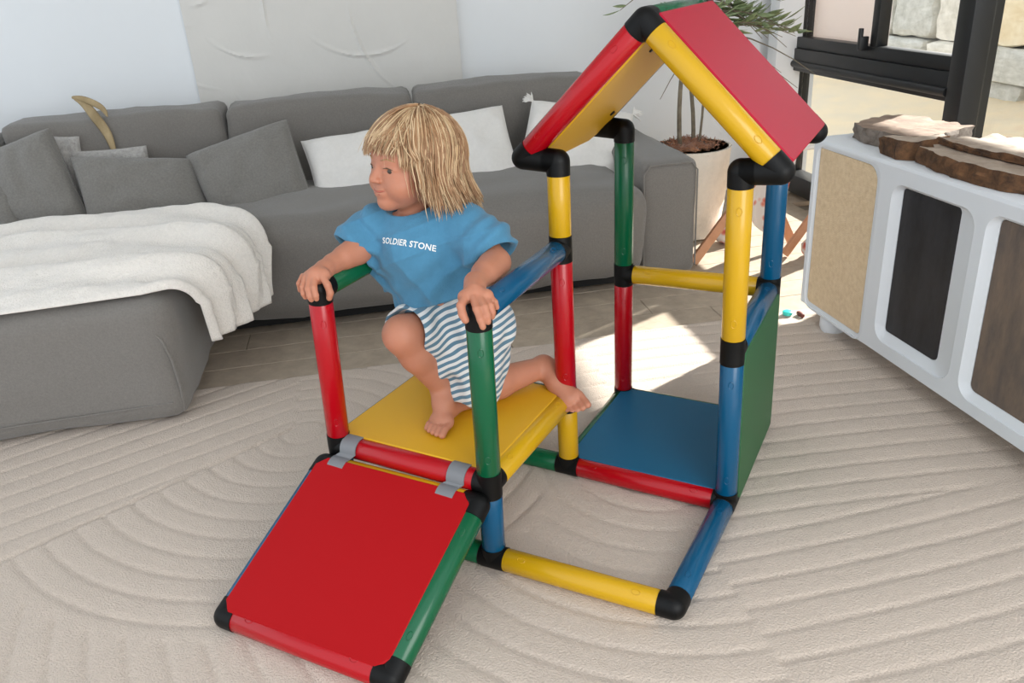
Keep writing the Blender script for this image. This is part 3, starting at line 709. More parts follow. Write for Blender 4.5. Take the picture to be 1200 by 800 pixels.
# ================================================================ WOODEN STAND BY THE WINDOW
peach = mat('peach_wood', 'd9a27e', rough=.5, col2='c58d69', vscale=8, stretch=(1, 1, 1))
std = empty('folding_stand', rp(1.6, 1.85, 0), 'low wooden A-frame stand with floral cloth beside the potted tree', 'stand')
def board(a, b, wdt, th, name, m, par):
    a, b = Vector(a), Vector(b); d = (b-a).normalized(); side = W; sx = side.cross(d).normalized()
    return MB().box((a+b)/2, d, side, sx, ((b-a).length/2, th, wdt)).build(name, m, par, bevel=.003)
APX = .46
board(rp(1.155, 1.76, .012), rp(1.53, 1.80, APX), .020, .010, 'leg', peach, std)
board(rp(1.44, 1.86, APX), rp(1.66, 1.84, .015), .020, .010, 'leg', peach, std)
board(rp(1.56, 1.72, .012), rp(1.92, 1.76, APX), .018, .010, 'leg', peach, std)
board(rp(1.84, 1.84, APX), rp(2.0, 1.84, .015), .018, .010, 'leg', peach, std)
MB().tube([rp(1.42, 1.82, APX-.01), rp(2.02, 1.82, APX-.01)], .012, 14).build('rail', mat('white_rail', 'e8e4de', rough=.4), std)
def floral():
    m = mat('floral_cloth', 'e9e0da', rough=.95, sheen=.2); n = m.node_tree.nodes; l = m.node_tree.links
    tc = n.new('ShaderNodeTexCoord'); v = n.new('ShaderNodeTexVoronoi'); v.inputs['Scale'].default_value = 26; l.new(tc.outputs['Object'], v.inputs['Vector'])
    r = n.new('ShaderNodeValToRGB'); e = r.color_ramp.elements; e[0].position = .18; e[0].color = srgb('c8483c'); e[1].position = .5; e[1].color = srgb('eae2dc'); x = e.new(.32); x.color = srgb('e2937f')
    l.new(v.outputs['Distance'], r.inputs['Fac']); l.new(r.outputs['Color'], n['Principled BSDF'].inputs['Base Color']); return m
FL = floral()
def hang(s0, s1, w0, ztop, zbot, seed, name='cloth'):
    vs = []; nu, nv = 30, 16
    for side in (0, 1):
        for j in range(nv):
            for i in range(nu):
                a, b = i/(nu-1), j/(nv-1); s = s0+(s1-s0)*a; z = ztop-(ztop-zbot)*b*(1-.12*math.sin(a*7+seed))
                vs.append(rp(s+.01*math.sin(b*5+seed), w0+.018*b*math.sin(a*20+seed)+.02*b+side*.004, z))
    k = nu*nv; f = gridfaces(nu, nv); F = f+[tuple(i+k for i in q[::-1]) for q in f]
    return MB().add(vs, F).build(name, FL, std, angle=None)
hang(1.40, 1.62, 1.805, .455, .13, 1); hang(1.84, 2.0, 1.80, .455, .16, 4)
for s_, w_, z_, r_ in ((1.66, 1.66, .05, .05), (1.72, 1.70, .045, .045), (1.40, 2.0, .05, .05)):
    mb = MB(); c_ = rp(s_, w_, z_); vs = []
    mb.sphere((0, 0, 0), r_, 18, 12)
    mb.v = [tuple(c_+Vector(p)*(1+.25*noise.noise(Vector(p)*40+Vector((s_*9, 0, 0))))) for p in mb.v]
    o = mb.build('crumpled_cloth', FL, angle=None); o.data.transform(Matrix.Translation(-c_)); o.location = c_ 
    tag(o, {1.66: 'crumpled red floral cloth on floor between stand and sideboard', 1.72: 'second crumpled floral cloth bundle nearest to the window glass', 1.40: 'crumpled floral cloth under the stand beside the pot'}[s_], 'cloth', 'crumpled cloths by the window')
o = MB().tube([rp(1.262, 1.11, .009), rp(1.262, 1.11, .012), rp(1.262, 1.11, .022), rp(1.262, 1.11, .024)], [.015, .018, .018, .015], 20).build('toy_disc', mat('turquoise_plastic', '35c9bd', rough=.35)); tag(o, 'small turquoise plastic disc on floor beside the sideboard foot', 'toy')
mb = MB(); softbox(mb, rp(1.30, 1.085, .016), CD, CN, Z, (.02, .008, .008), r=.006, n=4, wob=.002, seed=3); o = mb.build('toy_block', mat('dark_red_wood', '6d332a', rough=.6), angle=None); tag(o, 'tiny dark red toy piece next to the turquoise disc', 'toy')

# ================================================================ DRIED LEAF LEANING OVER THE SOFA BACK
dry = mat('dried_leaf_tan', 'b09c78', rough=.8, col2='8d7a58', vscale=20, stretch=(1, 1, .4), bump=.6, bscale=60)
dl = empty('dried_palm_leaf', rp(-1.235, 2.27, .60), 'curled tan dried palm leaf leaning against the sofa back', 'dried leaf')
def blade(pts, wd, name, par):
    pts = [Vector(p) for p in pts]; dense = []
    for i in range(len(pts)-1):
        p0, p1, p2, p3 = pts[max(0, i-1)], pts[i], pts[i+1], pts[min(len(pts)-1, i+2)]
        for k in range(5):
            t = k/5; dense.append(.5*((2*p1)+(p2-p0)*t+(2*p0-5*p1+4*p2-p3)*t*t+(3*p1-p0-3*p2+p3)*t**3))
    dense.append(pts[-1]); n = len(dense); V = []; F = []
    for i, p in enumerate(dense):
        t = i/(n-1); d = (dense[min(n-1, i+1)]-dense[max(0, i-1)]).normalized(); x = d.cross(W).normalized(); h = wd*math.sin(math.pi*min(1, .06+t*.93))**.7
        for k in range(8): a = 2*math.pi*k/8; V.append(p+x*math.cos(a)*h+W*math.sin(a)*h*.35)
    for i in range(n-1):
        for k in range(8): F.append((i*8+k, i*8+(k+1) % 8, (i+1)*8+(k+1) % 8, (i+1)*8+k))
    F += [tuple(range(8))[::-1], tuple((n-1)*8+k for k in range(8))]
    return MB().add(V, F).build(name, dry, par, angle=None)
blade([rp(-1.235, 2.27, .62), rp(-1.25, 2.29, .70), rp(-1.285, 2.31, .77), rp(-1.32, 2.32, .83), rp(-1.355, 2.32, .855)], .021, 'blade', dl)
blade([rp(-1.36, 2.32, .858), rp(-1.31, 2.315, .845), rp(-1.25, 2.30, .81), rp(-1.235, 2.30, .77)], .014, 'blade', dl)

# ================================================================ THE CHILD
# signed-distance modelling: round cones and ellipsoids blended smoothly, then meshed as one continuous surface
def unpix(x, y, D): return Vector(CAM) + Vector(ROT.T @ np.array([(x-600)/FPX, (y-400)/FPX, 1]))*D
class Field:
    def __init__(s, lo, hi, h):
        s.lo = np.array(lo, np.float32); s.h = h; s.n = tuple(int(math.ceil((b-a)/h))+1 for a, b in zip(lo, hi))
        s.d = np.full(s.n, .05, np.float32)
    def sub(s, c0, c1, pad):
        i0 = np.maximum(0, np.floor((np.array(c0)-pad-s.lo)/s.h).astype(int)); i1 = np.minimum(s.n, np.ceil((np.array(c1)+pad-s.lo)/s.h).astype(int)+1)
        if (i1 <= i0).any(): return None
        ax = [(s.lo[k]+np.arange(i0[k], i1[k])*s.h).astype(np.float32) for k in range(3)]
        return tuple(slice(a, b) for a, b in zip(i0, i1)), ax[0][:, None, None], ax[1][None, :, None], ax[2][None, None, :]
    def blend(s, sl, d, k, cut=False):
        a = s.d[sl]
        if cut:
            h = np.clip(.5-.5*(a+d)/k, 0, 1); s.d[sl] = a*(1-h)-d*h+k*h*(1-h)
        else:
            h = np.clip(.5+.5*(a-d)/k, 0, 1); s.d[sl] = a*(1-h)+d*h-k*h*(1-h)
    def cone(s, a, b, ra, rb, k=.008, cut=False):
        a, b = np.array(a, np.float32), np.array(b, np.float32); R_ = max(ra, rb)
        q = s.sub(np.minimum(a, b)-R_, np.maximum(a, b)+R_, .045)
        if q is None: return
        sl, X, Y, Z_ = q; ab = b-a; L2 = float(ab@ab)+1e-12
        t = np.clip(((X-a[0])*ab[0]+(Y-a[1])*ab[1]+(Z_-a[2])*ab[2])/L2, 0, 1)
        d = np.sqrt((X-a[0]-t*ab[0])**2+(Y-a[1]-t*ab[1])**2+(Z_-a[2]-t*ab[2])**2)-(ra+(rb-ra)*t); s.blend(sl, d, k, cut)
    def ell(s, c, r, M_=None, k=.008, cut=False):
        c = np.array(c, np.float32); R_ = max(r); q = s.sub(c-R_, c+R_, .045)
        if q is None: return
        sl, X, Y, Z_ = q; P = [X-c[0], Y-c[1], Z_-c[2]]
        if M_ is not None: P = [P[0]*M_[i][0]+P[1]*M_[i][1]+P[2]*M_[i][2] for i in range(3)]
        g = np.sqrt((P[0]/r[0])**2+(P[1]/r[1])**2+(P[2]/r[2])**2); g2 = np.sqrt((P[0]/r[0]**2)**2+(P[1]/r[1]**2)**2+(P[2]/r[2]**2)**2)
        s.blend(sl, g*(g-1)/np.maximum(g2, 1e-6), k, cut)
    def chain(s, pts, rad, k=.008):
        for i in range(len(pts)-1): s.cone(pts[i], pts[i+1], rad[i], rad[i+1], k)
    def plane_cut(s, p, n, c, R_, k=.003):
        """remove what lies beyond the plane (p, n) inside a ball around c"""
        q = s.sub(np.array(c)-R_, np.array(c)+R_, 0)
        sl, X, Y, Z_ = q; n = np.array(n); d = -((X-p[0])*n[0]+(Y-p[1])*n[1]+(Z_-p[2])*n[2]); b = np.sqrt((X-c[0])**2+(Y-c[1])**2+(Z_-c[2])**2)-R_
        s.blend(sl, np.maximum(d, b), k, True)
    def mesh(s, relax=2):
        D = s.d; ins = D < 0; n = D.shape; h = s.h
        cube = ins[:-1, :-1, :-1].astype(np.int8)
        for dx, dy, dz in ((1,0,0),(0,1,0),(0,0,1),(1,1,0),(1,0,1),(0,1,1),(1,1,1)): cube = cube+ins[dx:n[0]-1+dx, dy:n[1]-1+dy, dz:n[2]-1+dz]
        act = (cube > 0) & (cube < 8); ids = np.full(act.shape, -1, np.int64); ii = np.argwhere(act); ids[act] = np.arange(len(ii))
        acc = np.zeros((len(ii), 3)); cnt = np.zeros(len(ii)); I, J, K = ii.T
        cor = [(a, b, c) for a in (0, 1) for b in (0, 1) for c in (0, 1)]
        for a in range(8):
            for b in range(a+1, 8):
                u, v = cor[a], cor[b]
                if sum(abs(x-y) for x, y in zip(u, v)) != 1: continue
                d0 = D[I+u[0], J+u[1], K+u[2]]; d1 = D[I+v[0], J+v[1], K+v[2]]; m = (d0 < 0) != (d1 < 0); t = np.where(m, d0/(d0-d1+1e-20), 0)
                p = np.array(u)+(np.array(v)-np.array(u))*t[:, None]; acc += p*m[:, None]; cnt += m
        V = s.lo+(ii+acc/cnt[:, None])*h; F = []
        for ax in range(3):
            sl0 = [slice(None)]*3; sl1 = [slice(None)]*3; sl0[ax] = slice(0, -1); sl1[ax] = slice(1, None)
            cr = ins[tuple(sl0)] != ins[tuple(sl1)]; e = np.argwhere(cr); o1, o2 = [(1, 2), (2, 0), (0, 1)][ax]
            e = e[(e[:, o1] > 0) & (e[:, o2] > 0) & (e[:, o1] < n[o1]-1) & (e[:, o2] < n[o2]-1)]
            def cid(da, db): q = e.copy(); q[:, o1] -= da; q[:, o2] -= db; return ids[q[:, 0], q[:, 1], q[:, 2]]
            quad = np.stack([cid(1, 1), cid(0, 1), cid(0, 0), cid(1, 0)], 1); fl = ins[e[:, 0], e[:, 1], e[:, 2]]
            F.append(np.where(fl[:, None], quad, quad[:, ::-1]))
        F = np.concatenate(F)
        for _ in range(relax):
            S_ = np.zeros_like(V); c_ = np.zeros(len(V))
            for k in range(4):
                for m in (1, 3): np.add.at(S_, F[:, k], V[F[:, (k+m) % 4]]); np.add.at(c_, F[:, k], 1)
            V = V*.5+.5*S_/np.maximum(c_, 1)[:, None]
        return V, F
    def build(s, name, m, parent, relax=2):
        V, F = s.mesh(relax); me = bpy.data.meshes.new(name); me.vertices.add(len(V)); me.vertices.foreach_set('co', V.astype(np.float32).ravel())
        me.loops.add(len(F)*4); me.loops.foreach_set('vertex_index', F.astype(np.int32).ravel()); me.polygons.add(len(F)); me.polygons.foreach_set('loop_start', np.arange(0, len(F)*4, 4, dtype=np.int32))
        me.materials.append(m); me.update(calc_edges=True); me.validate(); me.polygons.foreach_set('use_smooth', [True]*len(me.polygons))
        o = bpy.data.objects.new(name, me); C.objects.link(o); o.parent = parent; o.matrix_parent_inverse = Matrix.Translation(-parent_origin(parent)); return o

skin = mat('child_skin', 'b97d63', rough=.5, sss=.2, var=.05, vscale=14, bump=.06, bscale=120, spec=.35)
kid = empty('person', (-.2, .2, .265), 'blond toddler in blue t-shirt and striped shorts kneeling on the yellow platform', 'person')

# joints, world space
pel = Vector((-.205, .245, .475)); hipR = Vector((-.245, .225, .465)); hipL = Vector((-.155, .25, .465))
kneeR = unpix(472, 392, 1.83); ankR = unpix(521, 456, 1.945)
kneeL = Vector((-.175, .235, .305)); ankL = Vector((-.072, .415, .305))
chest = unpix(492, 292, 1.845); neck = unpix(484, 247, 1.835)
shR = unpix(440, 268, 1.86); shL = unpix(547, 267, 1.80)
elR = unpix(421, 292, 1.83); wrR = unpix(390, 309, 1.775)
elL = unpix(581, 308, 1.74); wrL = unpix(557, 331, 1.615)
B = Field((-.50, -.09, .235), (.10, .53, .99), .0024)
# torso and neck (mostly under the shirt)
B.cone(pel, chest, .072, .068, .02); B.cone(chest, neck-Z*.03, .066, .04, .02); B.cone(shR, shL, .036, .036, .02)
headC = unpix(483, 197, 1.79)
B.cone(neck-Z*.03, headC-Z*.03, .032, .034, .012)
# legs
B.chain([hipR, kneeR, kneeR.lerp(ankR, .35), ankR], [.058, .043, .041, .026], .012); B.ell(kneeR, (.041, .041, .041), k=.01)
B.chain([hipL, kneeL, kneeL.lerp(ankL, .35), ankL], [.058, .040, .040, .026], .012)
# right foot, planted on the platform
fz = .0585+.2
heelR = unpix(541, 468, 1.985); heelR.z = .288; ballR = unpix(518, 495, 1.915); ballR.z = .283
B.chain([ankR, heelR], [.027, .024], .012); B.chain([ankR+Vector((0, -.01, -.004)), (ankR+ballR)/2+Z*.002, ballR], [.026, .024, .017], .014)
B.cone(heelR, ballR, .022, .017, .014)
fd = (ballR-heelR); fd.z = 0; fd.normalize(); fs = Vector((fd.y, -fd.x, 0))
B.cone(ballR-fs*.016-Z*.002, ballR+fs*.018-Z*.003, .0155, .0135, .010)
for o_, L, r in ((-.026, .036, .0088), (-.0115, .036, .0072), (.0015, .033, .0068), (.0138, .029, .0064), (.025, .023, .0060)):
    p0 = ballR+fs*o_+fd*.006; p0.z = .279; p1 = p0+fd*L*.62; p1.z = .278; p2 = p0+fd*L; p2.z = .2705
    B.cone(p0, p1, r*.95, r*.9, .003); B.cone(p1, p2, r*.92, r, .002)
# left foot, sole turned out over the platform corner
heelL = unpix(645, 434, 2.075); ballL = unpix(668, 467, 2.03)
B.chain([ankL, heelL], [.027, .025], .012); B.chain([ankL, (ankL+ballL)/2, ballL], [.026, .025, .020], .014); B.cone(heelL, ballL, .024, .020, .014)
fd = (ballL-heelL).normalized(); vw = (Vector(CAM)-ballL).normalized(); fs = fd.cross(vw).normalized()
B.cone(ballL-fs*.017, ballL+fs*.018, .0165, .0145, .010)
for o_, L, r in ((-.027, .034, .0092), (-.012, .034, .0075), (.0015, .031, .0070), (.014, .027, .0066), (.0255, .021, .0062)):
    p0 = ballL+fs*o_+vw*.004+fd*.006; p1 = p0+fd*L*.7+vw*.002; B.cone(p0, p1, r*.92, r*.88, .003); B.cone(p1, p1+fd*L*.3+vw*.004, r, r, .002)
# arms
B.chain([shR, elR, wrR], [.036, .030, .0205], .01); B.cone(elR.lerp(wrR, .15), elR.lerp(wrR, .55), .030, .026, .01)
B.chain([shL, elL, wrL], [.036, .031, .0205], .01); B.cone(elL.lerp(wrL, .15), elL.lerp(wrL, .55), .031, .027, .01)
def finger(pts, r): B.chain([unpix(*p) for p in pts], [r*1.1, r*1.03, r, r*.92][:len(pts)], .003)
# right hand closed over the red post
pk = unpix(371, 322, 1.725); B.chain([wrR, wrR.lerp(pk, .5), pk], [.0205, .019, .020], .01); B.cone(unpix(363, 324, 1.735), unpix(380, 322, 1.72), .0145, .0145, .008)
finger([(378, 324, 1.712), (384, 334, 1.708), (387, 343, 1.715), (386, 349, 1.722)], .0074)      # thumb
finger([(369, 326, 1.712), (368, 337, 1.700), (370, 346, 1.702), (371, 350, 1.706)], .0066)
finger([(363, 326, 1.716), (361, 338, 1.705), (363, 347, 1.708), (365, 351, 1.712)], .0066)
finger([(358, 325, 1.725), (355, 336, 1.716), (356, 344, 1.720), (358, 348, 1.725)], .0062)
finger([(355, 323, 1.74), (350.5, 332, 1.735), (352, 340, 1.745)], .0055)
# left hand closed over the green post
pk = unpix(556, 343, 1.575); B.chain([wrL, wrL.lerp(pk, .5), pk], [.0205, .020, .021], .01); B.cone(unpix(545, 348, 1.565), unpix(570, 347, 1.565), .0145, .0145, .008)
finger([(546, 347, 1.56), (540, 358, 1.542), (542, 368, 1.538), (545.5, 375, 1.54)], .0080)     # thumb
finger([(555, 350, 1.552), (558.5, 362, 1.532), (563, 374, 1.527), (566, 383, 1.530)], .0070)
finger([(563, 349, 1.556), (568, 360, 1.535), (571, 370, 1.532), (572, 377, 1.536)], .0070)
finger([(570, 349, 1.562), (575, 358, 1.545), (577, 366, 1.545), (577, 371, 1.55)], .0065)
finger([(575, 348, 1.575), (580, 354, 1.565), (582, 360, 1.57)], .0058)
# head: local frame X = child's left, Y = face direction, Z = crown
rgt = Vector(ROT[0]); upv = -Vector(ROT[1]); fwd = Vector(ROT[2])
FY = (rgt*-.76 + fwd*-.60 + upv*-.17).normalized(); FZ = (Z*.93 + rgt*.02 + FY*.12 ); FZ = (FZ-FY*FZ.dot(FY)).normalized(); FX = FY.cross(FZ)
HS = 1.07
def H(x, y, z): return headC + (FX*x+FY*y+FZ*z)*HS
HM = [tuple(FX), tuple(FY), tuple(FZ)]
def hell(c, r, k=.008, cut=False): B.ell(H(*c), [q*HS for q in r], HM, k, cut)
def hcone(a, b, ra, rb, k=.006, cut=False): B.cone(H(*a), H(*b), ra*HS, rb*HS, k, cut)
hell((0, -.012, .022), (.076, .088, .080), .01); hell((0, .030, -.020), (.060, .050, .060), .02); hell((0, .045, .028), (.058, .036, .036), .02)
for sg in (1, -1):
    hell((sg*.034, .048, -.028), (.028, .028, .026), .014)     # cheeks
    hell((sg*.076, -.008, -.008), (.009, .017, .025), .006)    # ears
hell((0, .058, -.066), (.022, .019, .017), .016)
hcone((0, .078, .006), (0, .0905, -.018), .006, .0085, .008)   # nose
for sg in (1, -1):
    hell((sg*.0085, .085, -.0205), (.0062, .007, .0055), .004)
    hell((sg*.030, .088, .003), (.017, .014, .0095), .010, True)   # eye sockets
    hcone((sg*.018, .0760, .0070), (sg*.043, .0665, .0050), .0050, .0044, .004)   # upper lids
    hcone((sg*.019, .0755, -.0040), (sg*.041, .067, -.0040), .0038, .0036, .004)
hell((0, .074, -.044), (.020, .010, .012), .008)
hcone((-.024, .076, -.039), (0, .0855, -.0448), .0014, .0020, .003, True); hcone((.024, .076, -.039), (0, .0855, -.0448), .0014, .0020, .003, True)
body = B.build('body', skin, kid, relax=1)
lipm = mat('lips', 'b0604f', rough=.45, spec=.4)
def small(name, m, pts_r): 
    mb = MB()
    for pts, r in pts_r: mb.tube([H(*p) for p in pts], [q*HS for q in r], 10)
    return mb.build(name, m, body, angle=None)
small('upper_lip', lipm, [([(-.0235, .0735, -.0375), (-.011, .0810, -.0412), (0, .0832, -.0425), (.011, .0810, -.0412), (.0235, .0735, -.0375)], [.0006, .0018, .0018, .0018, .0006])])
small('lower_lip', lipm, [([(-.0205, .0740, -.0405), (-.009, .0805, -.0475), (.009, .0805, -.0475), (.0205, .0740, -.0405)], [.0006, .0024, .0024, .0006])])
eyew = mat('eye_white', 'd8d2cc', rough=.2); iris = mat('eye_iris', '3b3026', rough=.15); lash = mat('eyelash', '5e4632', rough=.8)
for sg in (1, -1):
    c = H(sg*.030, .0635, .002); ey = MB().sphere(c, .0115*HS, 20, 14).build('eye', eyew, body, angle=None)
    d = (FY*.93+FX*sg*.26-FZ*.12).normalized(); mb = MB(); mb.tube([c+d*.0095*HS, c+d*.0112*HS, c+d*.0120*HS], [.0066, .0058, .003], 18); mb.build('iris', iris, body, angle=None)
    small('eyelash', lash, [([(sg*.017, .0795, .0050), (sg*.030, .0785, .0072), (sg*.044, .0690, .0035)], [.0006, .0013, .0008])])
    small('eyebrow', mat('eyebrow', 'a9835a', rough=.9), [([(sg*.015, .083, .0205), (sg*.030, .0795, .0245), (sg*.046, .069, .0205)], [.0008, .0018, .0006])])

# t-shirt
T = Field((-.47, .0, .39), (.07, .43, .82), .0028)
T.cone(pel+Z*.01, chest, .097, .090, .02); T.cone(chest, neck-Z*.038, .088, .056, .02); T.cone(shR-Z*.002, shL-Z*.002, .050, .050, .03)
T.cone(shR-Z*.03, pel+Vector((-.050, 0, .02)), .050, .066, .03); T.cone(shL-Z*.03, pel+Vector((.055, 0, .03)), .050, .066, .03)
sR = unpix(419, 286, 1.855); sL = unpix(571, 288, 1.765)
T.cone(shR, sR, .050, .056, .02); T.cone(shL, sL, .050, .060, .02)
# folds
sl, X, Y, Z_ = T.sub((-.5, 0, .4), (.1, .5, .85), 0)
t = (Z_-.40)/.30
fold = .0045*np.sin(X*62+Z_*34+3*np.sin(Y*16))*np.clip(1.15-t, 0, 1)+.0030*np.sin((X*.7-Z_)*95+Y*40)*np.clip(1.2-t, 0, 1)+.0022*np.sin(X*130+Y*90+Z_*20)*np.clip(1-t*1.1, 0, 1)
fold = fold+.0035*np.exp(-((X+.36)/.05)**2)*np.sin(Z_*120+X*100)+.0035*np.exp(-((X+.06)/.05)**2)*np.sin(Z_*110-X*120)
cr = lambda a: (1-np.abs(np.sin(a)))**4
fold = fold-.0035*cr(X*26+Z_*17+1.6*np.sin(Y*18+Z_*9))*np.clip(1.5-t*1.1, 0, 1)-.003*cr(X*19-Z_*30+2+1.3*np.sin(Z_*22))
T.d[sl] += (fold*1.35).astype(np.float32)
def opening(p, d, rad, depth=.022):
    T.plane_cut(p, d, p+d*.06, .075); T.cone(p+d*.02, p-d*depth, rad, rad*.93, .002, True)
dR = (rgt*-.62-upv*.74-fwd*.15).normalized(); dL = (rgt*.50-upv*.80-fwd*.25).normalized()
opening(sR+dR*.016, dR, .044); opening(sL+dL*.026, dL, .046)
nd = (headC-neck); nd = (nd.normalized()+Vector((-.15, -.2, 0))).normalized(); T.plane_cut(neck-Z*.010, nd, neck-Z*.010+nd*.065, .066, .004); T.cone(neck+nd*.03, neck-Z*.04, .042, .036, .003, True)
hem = Vector((-.205, .20, .548)); hn = Vector((.38, -.18, -1)).normalized(); T.plane_cut(hem, tuple(hn), hem+hn*.06, .175)
shirt = T.build('t_shirt', mat('blue_cotton_shirt', '4d83a2', rough=.9, var=.06, vscale=50, bump=.3, bscale=260, spec=.1, sheen=.15), kid, relax=2)
shirt['label'] = 'dusty blue t-shirt with white lettering'
# neckband
ring = []
u_ = nd.orthogonal().normalized(); v_ = nd.cross(u_)
# shorts
G = Field((-.42, .0, .27), (.02, .42, .60), .0028)
G.cone(pel, pel+Z*.055-Vector((0, .01, 0)), .086, .082, .02); G.cone(pel-Vector((.03, 0, 0)), pel+Vector((.045, .01, 0)), .082, .084, .02)
mR = hipR.lerp(kneeR, .74); G.cone(hipR, mR, .074, .066, .02); mL = hipL.lerp(kneeL, .80)+Vector((.010, -.015, 0)); G.cone(hipL, mL, .078, .070, .02); G.cone(pel+Vector((.03, -.02, -.02)), (mR+mL)/2, .06, .045, .03)
sl, X, Y, Z_ = G.sub((-.5, 0, .2), (.1, .5, .65), 0)
G.d[sl] += (.003*np.sin(X*110+Z_*40)+.0025*np.sin(Y*90-Z_*70)+.003*np.sin(X*60+Y*80)).astype(np.float32)
for h_, k_, m_, r_ in ((hipR, kneeR, mR, .056), (hipL, kneeL, mL, .058)):
    d = (k_-h_).normalized(); G.plane_cut(m_+d*.010, d, m_+d*.075, .075); G.cone(m_+d*.03, m_-d*.015, r_, r_*.9, .002, True)
sm = mat('striped_shorts', 'f0efec', rough=.9, sheen=.15, bump=.25, bscale=220); n = sm.node_tree.nodes; l = sm.node_tree.links
tc = n.new('ShaderNodeTexCoord'); sx = n.new('ShaderNodeVectorMath'); sx.operation = 'DOT_PRODUCT'; nv_ = (rgt*.50-upv*.86+fwd*.25).normalized(); sx.inputs[1].default_value = tuple(nv_)
nz = n.new('ShaderNodeTexNoise'); nz.inputs['Scale'].default_value = 9; l.new(tc.outputs['Object'], nz.inputs['Vector'])
l.new(tc.outputs['Object'], sx.inputs[0]); ma = n.new('ShaderNodeMath'); ma.operation = 'MULTIPLY_ADD'; l.new(nz.outputs['Fac'], ma.inputs[0]); ma.inputs[1].default_value = .025; l.new(sx.outputs['Value'], ma.inputs[2])
mm = n.new('ShaderNodeMath'); mm.operation = 'MULTIPLY'; mm.inputs[1].default_value = 2*math.pi/.0155; l.new(ma.outputs[0], mm.inputs[0]); si = n.new('ShaderNodeMath'); si.operation = 'SINE'; l.new(mm.outputs[0], si.inputs[0])
rp_ = n.new('ShaderNodeValToRGB'); rp_.color_ramp.elements[0].position = .45; rp_.color_ramp.elements[0].color = srgb('d6d5d2'); rp_.color_ramp.elements[1].position = .55; rp_.color_ramp.elements[1].color = srgb('57798c')
mr = n.new('ShaderNodeMapRange'); mr.inputs['From Min'].default_value = -1; l.new(si.outputs[0], mr.inputs['Value']); l.new(mr.outputs[0], rp_.inputs['Fac']); l.new(rp_.outputs['Color'], n['Principled BSDF'].inputs['Base Color'])
shorts = G.build('shorts', sm, kid, relax=2); shorts['label'] = 'white shorts with blue-grey stripes'

# lettering pressed onto the chest of the shirt
from mathutils.bvhtree import BVHTree
bvh = BVHTree.FromPolygons([v.co.copy() for v in shirt.data.vertices], [tuple(p.vertices) for p in shirt.data.polygons])
cu = bpy.data.curves.new('lettering', 'FONT'); cu.body = 'SOLDIER STONE'; cu.size = .0205; cu.align_x = 'CENTER'; cu.space_character = 1.06; cu.offset = .0004; cu.resolution_u = 3
to = bpy.data.objects.new('tmp', cu); C.objects.link(to); bpy.context.view_layer.update(); tm = bpy.data.meshes.new_from_object(to); bpy.data.objects.remove(to)
bm = bmesh.new(); bm.from_mesh(tm); bmesh.ops.subdivide_edges(bm, edges=bm.edges, cuts=1)
tcn = unpix(477, 284.5, 1.76); tx = (unpix(509, 290, 1.755)-unpix(446, 280, 1.785)).normalized(); tn = ((Vector(CAM)-tcn).normalized()+Vector((-.15, 0, -.1))).normalized(); tn = (tn-tx*tn.dot(tx)).normalized(); ty = tn.cross(tx)
wid = max(v.co.x for v in bm.verts)-min(v.co.x for v in bm.verts); sc = .124/wid
for v in bm.verts:
    x, y = v.co.x*sc, v.co.y*sc*1.12; p = tcn+tx*x+ty*(y-.006-1.2*x*x)+tn*.08; h = bvh.ray_cast(p, -tn, .3)
    v.co = (h[0]+tn*.0012) if h[0] else p-tn*.08
me = bpy.data.meshes.new('lettering'); bm.to_mesh(me); bm.free(); me.materials.append(mat('white_print', 'e9e9e6', rough=.8))
lo = bpy.data.objects.new('lettering', me); C.objects.link(lo); lo.parent = shirt; lo['label'] = 'white capital lettering across the chest'

# hair: a scalp layer plus many separate tapering locks
hm = mat('blond_hair', 'b48c66', rough=.45, col2='8a6648', vscale=30, spec=.4, stretch=(1, 1, .25)); hm2 = mat('light_blond_hair', 'dfc49f', rough=.45, col2='c2a27a', vscale=30, spec=.4, stretch=(1, 1, .25))
Hf = Field(tuple(headC-Vector((.15, .15, .15))), tuple(headC+Vector((.15, .15, .15))), .003)
Hf.ell(H(0, -.016, .026), [.076*HS, .084*HS, .079*HS], HM, .01); Hf.cone(H(0, -.056, .0), H(0, -.056, -.05), .050, .040, .02)
for sg in (1, -1): Hf.cone(H(sg*.058, -.024, .01), H(sg*.060, -.028, -.035), .024, .014, .015)
Hf.ell(H(0, .085, -.028), (.068, .058, .088), HM, .006, True)
hair = Hf.build('hair', hm, kid, relax=2)
rnd = random.Random(11)
clumps = []
for k in range(170):
    ph = -math.pi+2*math.pi*(k*.618034 % 1); th0 = math.radians(4+62*((k*.37) % 1)); aph = abs(ph)
    c = dict(ph=ph, th0=th0, sweep=rnd.uniform(-.18, .18)+.06+(.28*(1 if ph > 0 else -1) if .7 < aph < 1.3 else 0), R=.086+rnd.uniform(0, .012), wave=rnd.uniform(0, 6.28), wa=rnd.uniform(.0005, .0035), flare=rnd.uniform(.3, 1.5), conv=rnd.uniform(.25, .7))
    c['front'] = aph < 1.05
    c['end'] = math.radians(rnd.uniform(70, 92)+(18 if aph > .75 else 0)) if c['front'] else math.radians(98)
    c['drop'] = 0 if c['front'] else min(1, (aph-1.05)/.4+.55)*rnd.uniform(.066, .112)
    clumps.append(c)
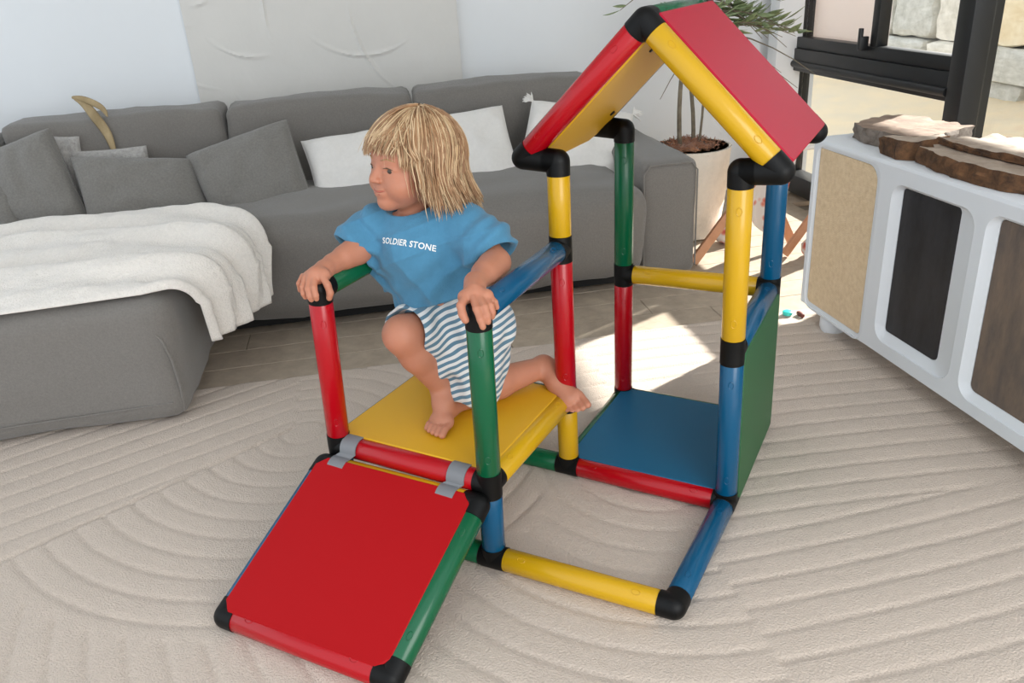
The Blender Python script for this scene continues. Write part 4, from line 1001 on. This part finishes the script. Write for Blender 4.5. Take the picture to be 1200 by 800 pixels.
def lock(c, n_seg=11, r=.0011, loose=1.0):
    jx, jy = rnd.gauss(0, .17)*loose, rnd.gauss(0, .12)*loose; ph = c['ph']+jx; th0 = max(.02, c['th0']+jy); R1 = c['R']+rnd.uniform(-.002, .003); cz = .026; pts = []; dr = c['drop']*rnd.uniform(.82, 1.05); te = c['end']+rnd.uniform(-.10, .06)*(1 if c['front'] else 0)
    for k in range(n_seg):
        t = k/(n_seg-1); tt = min(1, t/.52) if dr else t; th = th0+(te-th0)*tt; ph2 = c['ph']+jx*(1-c['conv']*t) + c['sweep']*tt
        x, y, z = R1*math.sin(th)*math.sin(ph2)*.97, R1*1.06*math.sin(th)*math.cos(ph2)-.014, cz+R1*1.02*math.cos(th)
        if c['front']: y += .010*tt
        wv = c['wa']*math.sin(c['wave']+t*7)*t
        p = H(x, y, z)+FX*wv*math.cos(ph2)-FY*wv*math.sin(ph2)
        if dr and t > .52:
            q = (t-.52)/.48; out = (FX*math.sin(ph2)+FY*math.cos(ph2)); p = p - Z*dr*q + out*(.022*c['flare']*q**1.5)  + Vector((rnd.uniform(-1, 1), rnd.uniform(-1, 1), 0))*.0015*q
        pts.append(p)
    rad = [r*(.6+.7*math.sin(math.pi*min(1, .15+k/(n_seg-1)*.8))) for k in range(n_seg)]; rad[-1] = r*.12
    return pts, rad
for name, m_, cnt, r0 in (('hair_locks', hm, 1700, .0013), ('fair_locks', hm2, 1900, .0011)):
    mb = MB()
    for k in range(cnt):
        pts, rad = lock(rnd.choice(clumps), 11, r0*rnd.uniform(.6, 1.2)); mb.tube(pts, rad, 4, caps=False)
    mb.build(name, m_, hair, angle=None, kind='stuff')
mb = MB()
for k in range(110):       # flyaways
    pts, rad = lock(rnd.choice(clumps), 10, .0005, 2.0); g = rnd.uniform(.3, 1.8); pts = [p+(p-headC).normalized()*.010*(i/9)**1.5*g for i, p in enumerate(pts)]; mb.tube(pts, rad, 3, caps=False)
mb.build('loose_strands', hm2, hair, angle=None, kind='stuff')
